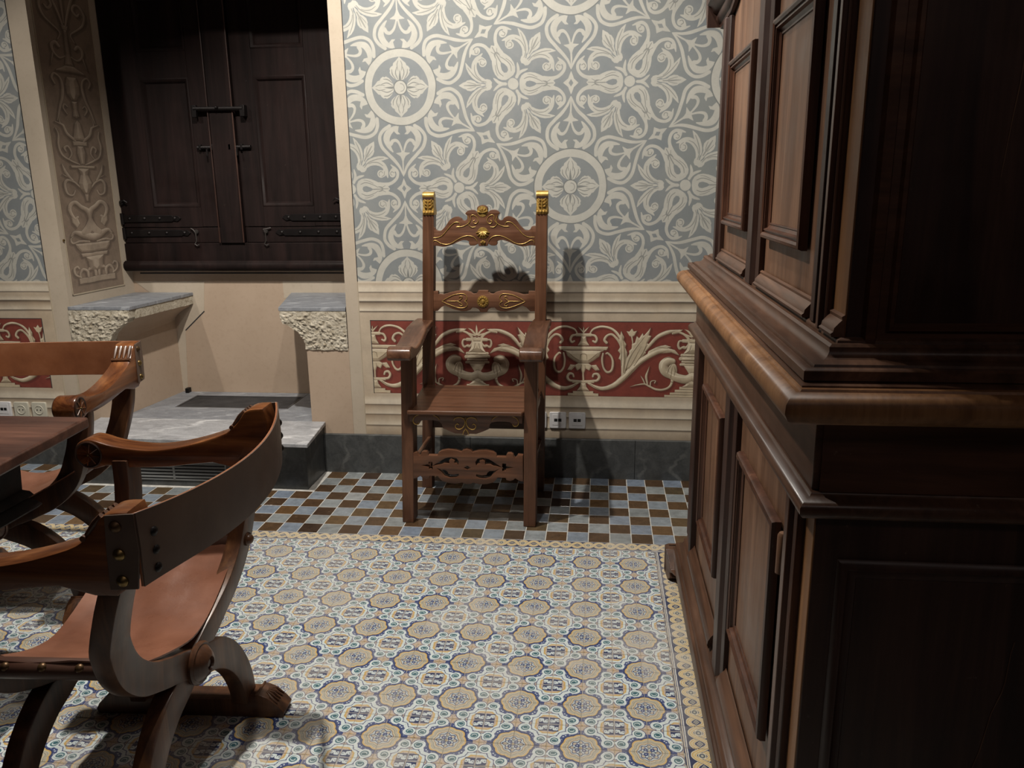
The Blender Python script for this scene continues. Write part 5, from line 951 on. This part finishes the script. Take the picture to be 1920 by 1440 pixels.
    # sledge feet with carved toes
    for s in (1, -1):
        P = [(-.040, .0), (-.046, .016), (-.030, .034), (.0, .058), (.020, .066), (.036, .068), (.044, .062), (.066, .062), (.072, .056), (.120, .052), (.37, .052), (.430, .056), (.452, .068), (.470, .068), (.500, .056), (.530, .030), (.540, .014), (.534, .0)]
        ft = plate([[(p, q) for p, q in P][::-1]], .062, lambda p, q, z, s=s: (.245+(p-.245)*.895, s*.264+z, q), 'foot_rail', 'dante', t, .003, xf=RK)
        for e in (0, 1):
            b = MB(); X = (lambda u: .245+(u-.245)*.895) if e == 0 else (lambda u: .245-(u-.245)*.895)
            for k in range(5): y = s*.264+(-.022+.011*k); b.tube([(X(.012), s*.264+(k-2)*.004, .063), (X(-.006), y, .056), (X(-.026), y*1.0+(k-2)*.001, .040)], [.002, .0042, .002], 6)
            b.tube([(X(.034), s*.264-.030, .068), (X(.034), s*.264+.030, .068)], .004, 6)
            bd(b, 'leaf_carving', 'dante', ft, smooth=True, xf=RK)
    return t
dante((-.825, -2.150, 0), PI+math.radians(2.9), 'x-frame armchair in the foreground with its dark leather back turned to the camera')
# the second chair is a copy with its own label
src = [o for o in bpy.data.objects if o.name == 'x_frame_chair'][0]
c2 = dup_tree(src); vx, vy = .989, .145
c2.location = (-1.688-.366*vx, -.980-.366*vy, 0); c2.rotation_euler = (0, 0, math.atan2(-vx, vy)); c2['label'] = 'x-frame armchair with chestnut leather back behind the table, facing the camera'
# ---------------------------------------------------------------- table at the left edge
def table():
    B = (-2.0, -2.3, 0); t = thing('wooden_table', 'dark brown wooden table with deep moulded apron at the left edge', 'table', B); bd = lambda b, n, m, par=t, **k: b.build(n, m, par, B, **k)
    P = [(-3.1, -1.625), (-1.487, -1.614), (-1.335, -2.76), (-3.1, -2.90)]; P = [(-3.05, -1.625), (-1.487, -1.614), (-1.400, -2.62), (-3.05, -2.72)]
    n = 4; bd(MB().add([(x, y, .718) for x, y in P]+[(x, y, .750) for x, y in P], [(3, 2, 1, 0), (4, 5, 6, 7)]+[(i, (i+1) % n, n+(i+1) % n, n+i) for i in range(n)]), 'tabletop', 'table', bevel=.006, seg=3)
    pf = [(-.10, .717), (.0, .717), (.0, .70), (.008, .695), (.0, .685), (-.004, .60), (.008, .592), (.014, .580), (.004, .572), (.018, .560), (.026, .548), (.018, .540), (-.10, .540)]
    bd(MB().rectring(-2.92, -1.565, -2.52, -1.815, [(-o, z) for o, z in pf], lambda u, v, o: (u, v, o)), 'apron', 'tdark', smooth=True); bd(MB().box(-2.83, -1.66, -2.43, -1.90, .545, .716), 'drawer_box', 'tdark')
    for x in (-1.98, -2.72):
        P = ribbon([(-2.17, .545, .12), (-2.17, .48, .05), (-2.17, .40, .045), (-2.17, .30, .10), (-2.17, .22, .12), (-2.17, .13, .06), (-2.17, .08, .07)]); plate([P], .05, lambda p, q, s, x=x: (x+s, p, q), 'trestle', 'tdark', t, .003, B)
        bd(MB().box(x-.04, x+.04, -2.42, -1.92, 0, .075), 'foot', 'tdark', bevel=.01)
    bd(MB().box(-2.72, -1.98, -2.19, -2.15, .20, .27), 'stretcher', 'tdark', bevel=.004)
table()
# ---------------------------------------------------------------- wall sockets
def plate_rr(x, z, w_, h_, m, t, base):
    P = []
    r = .006
    for cx, cz, a0 in ((x+w_/2-r, z+h_/2-r, 0), (x-w_/2+r, z+h_/2-r, 90), (x-w_/2+r, z-h_/2+r, 180), (x+w_/2-r, z-h_/2+r, 270)):
        for k in range(4): a = math.radians(a0+k*30); P.append((cx+r*math.cos(a), cz+r*math.sin(a)))
    return MB().rings([[(p, -.0013, q) for p, q in P], [(p, -.0085, q) for p, q in P], [(x+(p-x)*.96, -.0105, z+(q-z)*.96) for p, q in P]]).build('face_plate', m, t, base, smooth=True)
def sock(x, z, kind, label, m):
    b0 = (x, 0, z); t = thing('data_socket' if kind == 'd' else 'power_socket', label, 'wall socket', b0, group='wall sockets in the painted dado'); f = plate_rr(x, z, .080, .080, m, t, b0)
    if kind == 'd':
        box('insert', m, x-.026, x+.026, -.0118, -.009, z-.024, z+.030, f, .001, b0)
        for dx in (-.0095, .0095): box('port', 'black', x+dx-.008, x+dx+.008, -.0122, -.0115, z-.006, z+.009, f, 0, b0)
    else:
        MB().lathe([(0, .0004), (.0205, .0004), (.0215, .0026), (.0235, .0026), (.0245, 0), (.0, -.001)], (x, -.0105, z), (0, -1, 0), 28).build('well', 'cream_plastic', f, b0, smooth=True)
        MB().lathe([(0, 0), (.003, 0), (.003, .001), (0, .001)], (x-.0095, -.0115, z), (0, -1, 0), 8).lathe([(0, 0), (.003, 0), (.003, .001), (0, .001)], (x+.0095, -.0115, z), (0, -1, 0), 8).build('pin_hole', 'black', f, b0)
        box('earth_clip', 'cream_plastic', x-.004, x+.004, -.012, -.003, z+.016, z+.020, f, 0, b0)
sock(-.190, .288, 'd', 'white data socket on the painted wall, nearer the tall carved armchair', 'plastic'); sock(-.097, .288, 'd', 'white data socket on the painted wall, nearer the cupboard', 'plastic')
sock(-.285, .288, 'd', 'white data socket mostly hidden behind the right leg of the tall carved armchair', 'plastic')
sock(-3.072, .292, 'd', 'white data socket above the table at the left edge, beside two cream power sockets', 'plastic')
sock(-2.974, .292, 'p', 'cream round power socket next to the white data socket above the table', 'cream_plastic'); sock(-2.875, .292, 'p', 'cream round power socket nearest the chair with chestnut leather back', 'cream_plastic')
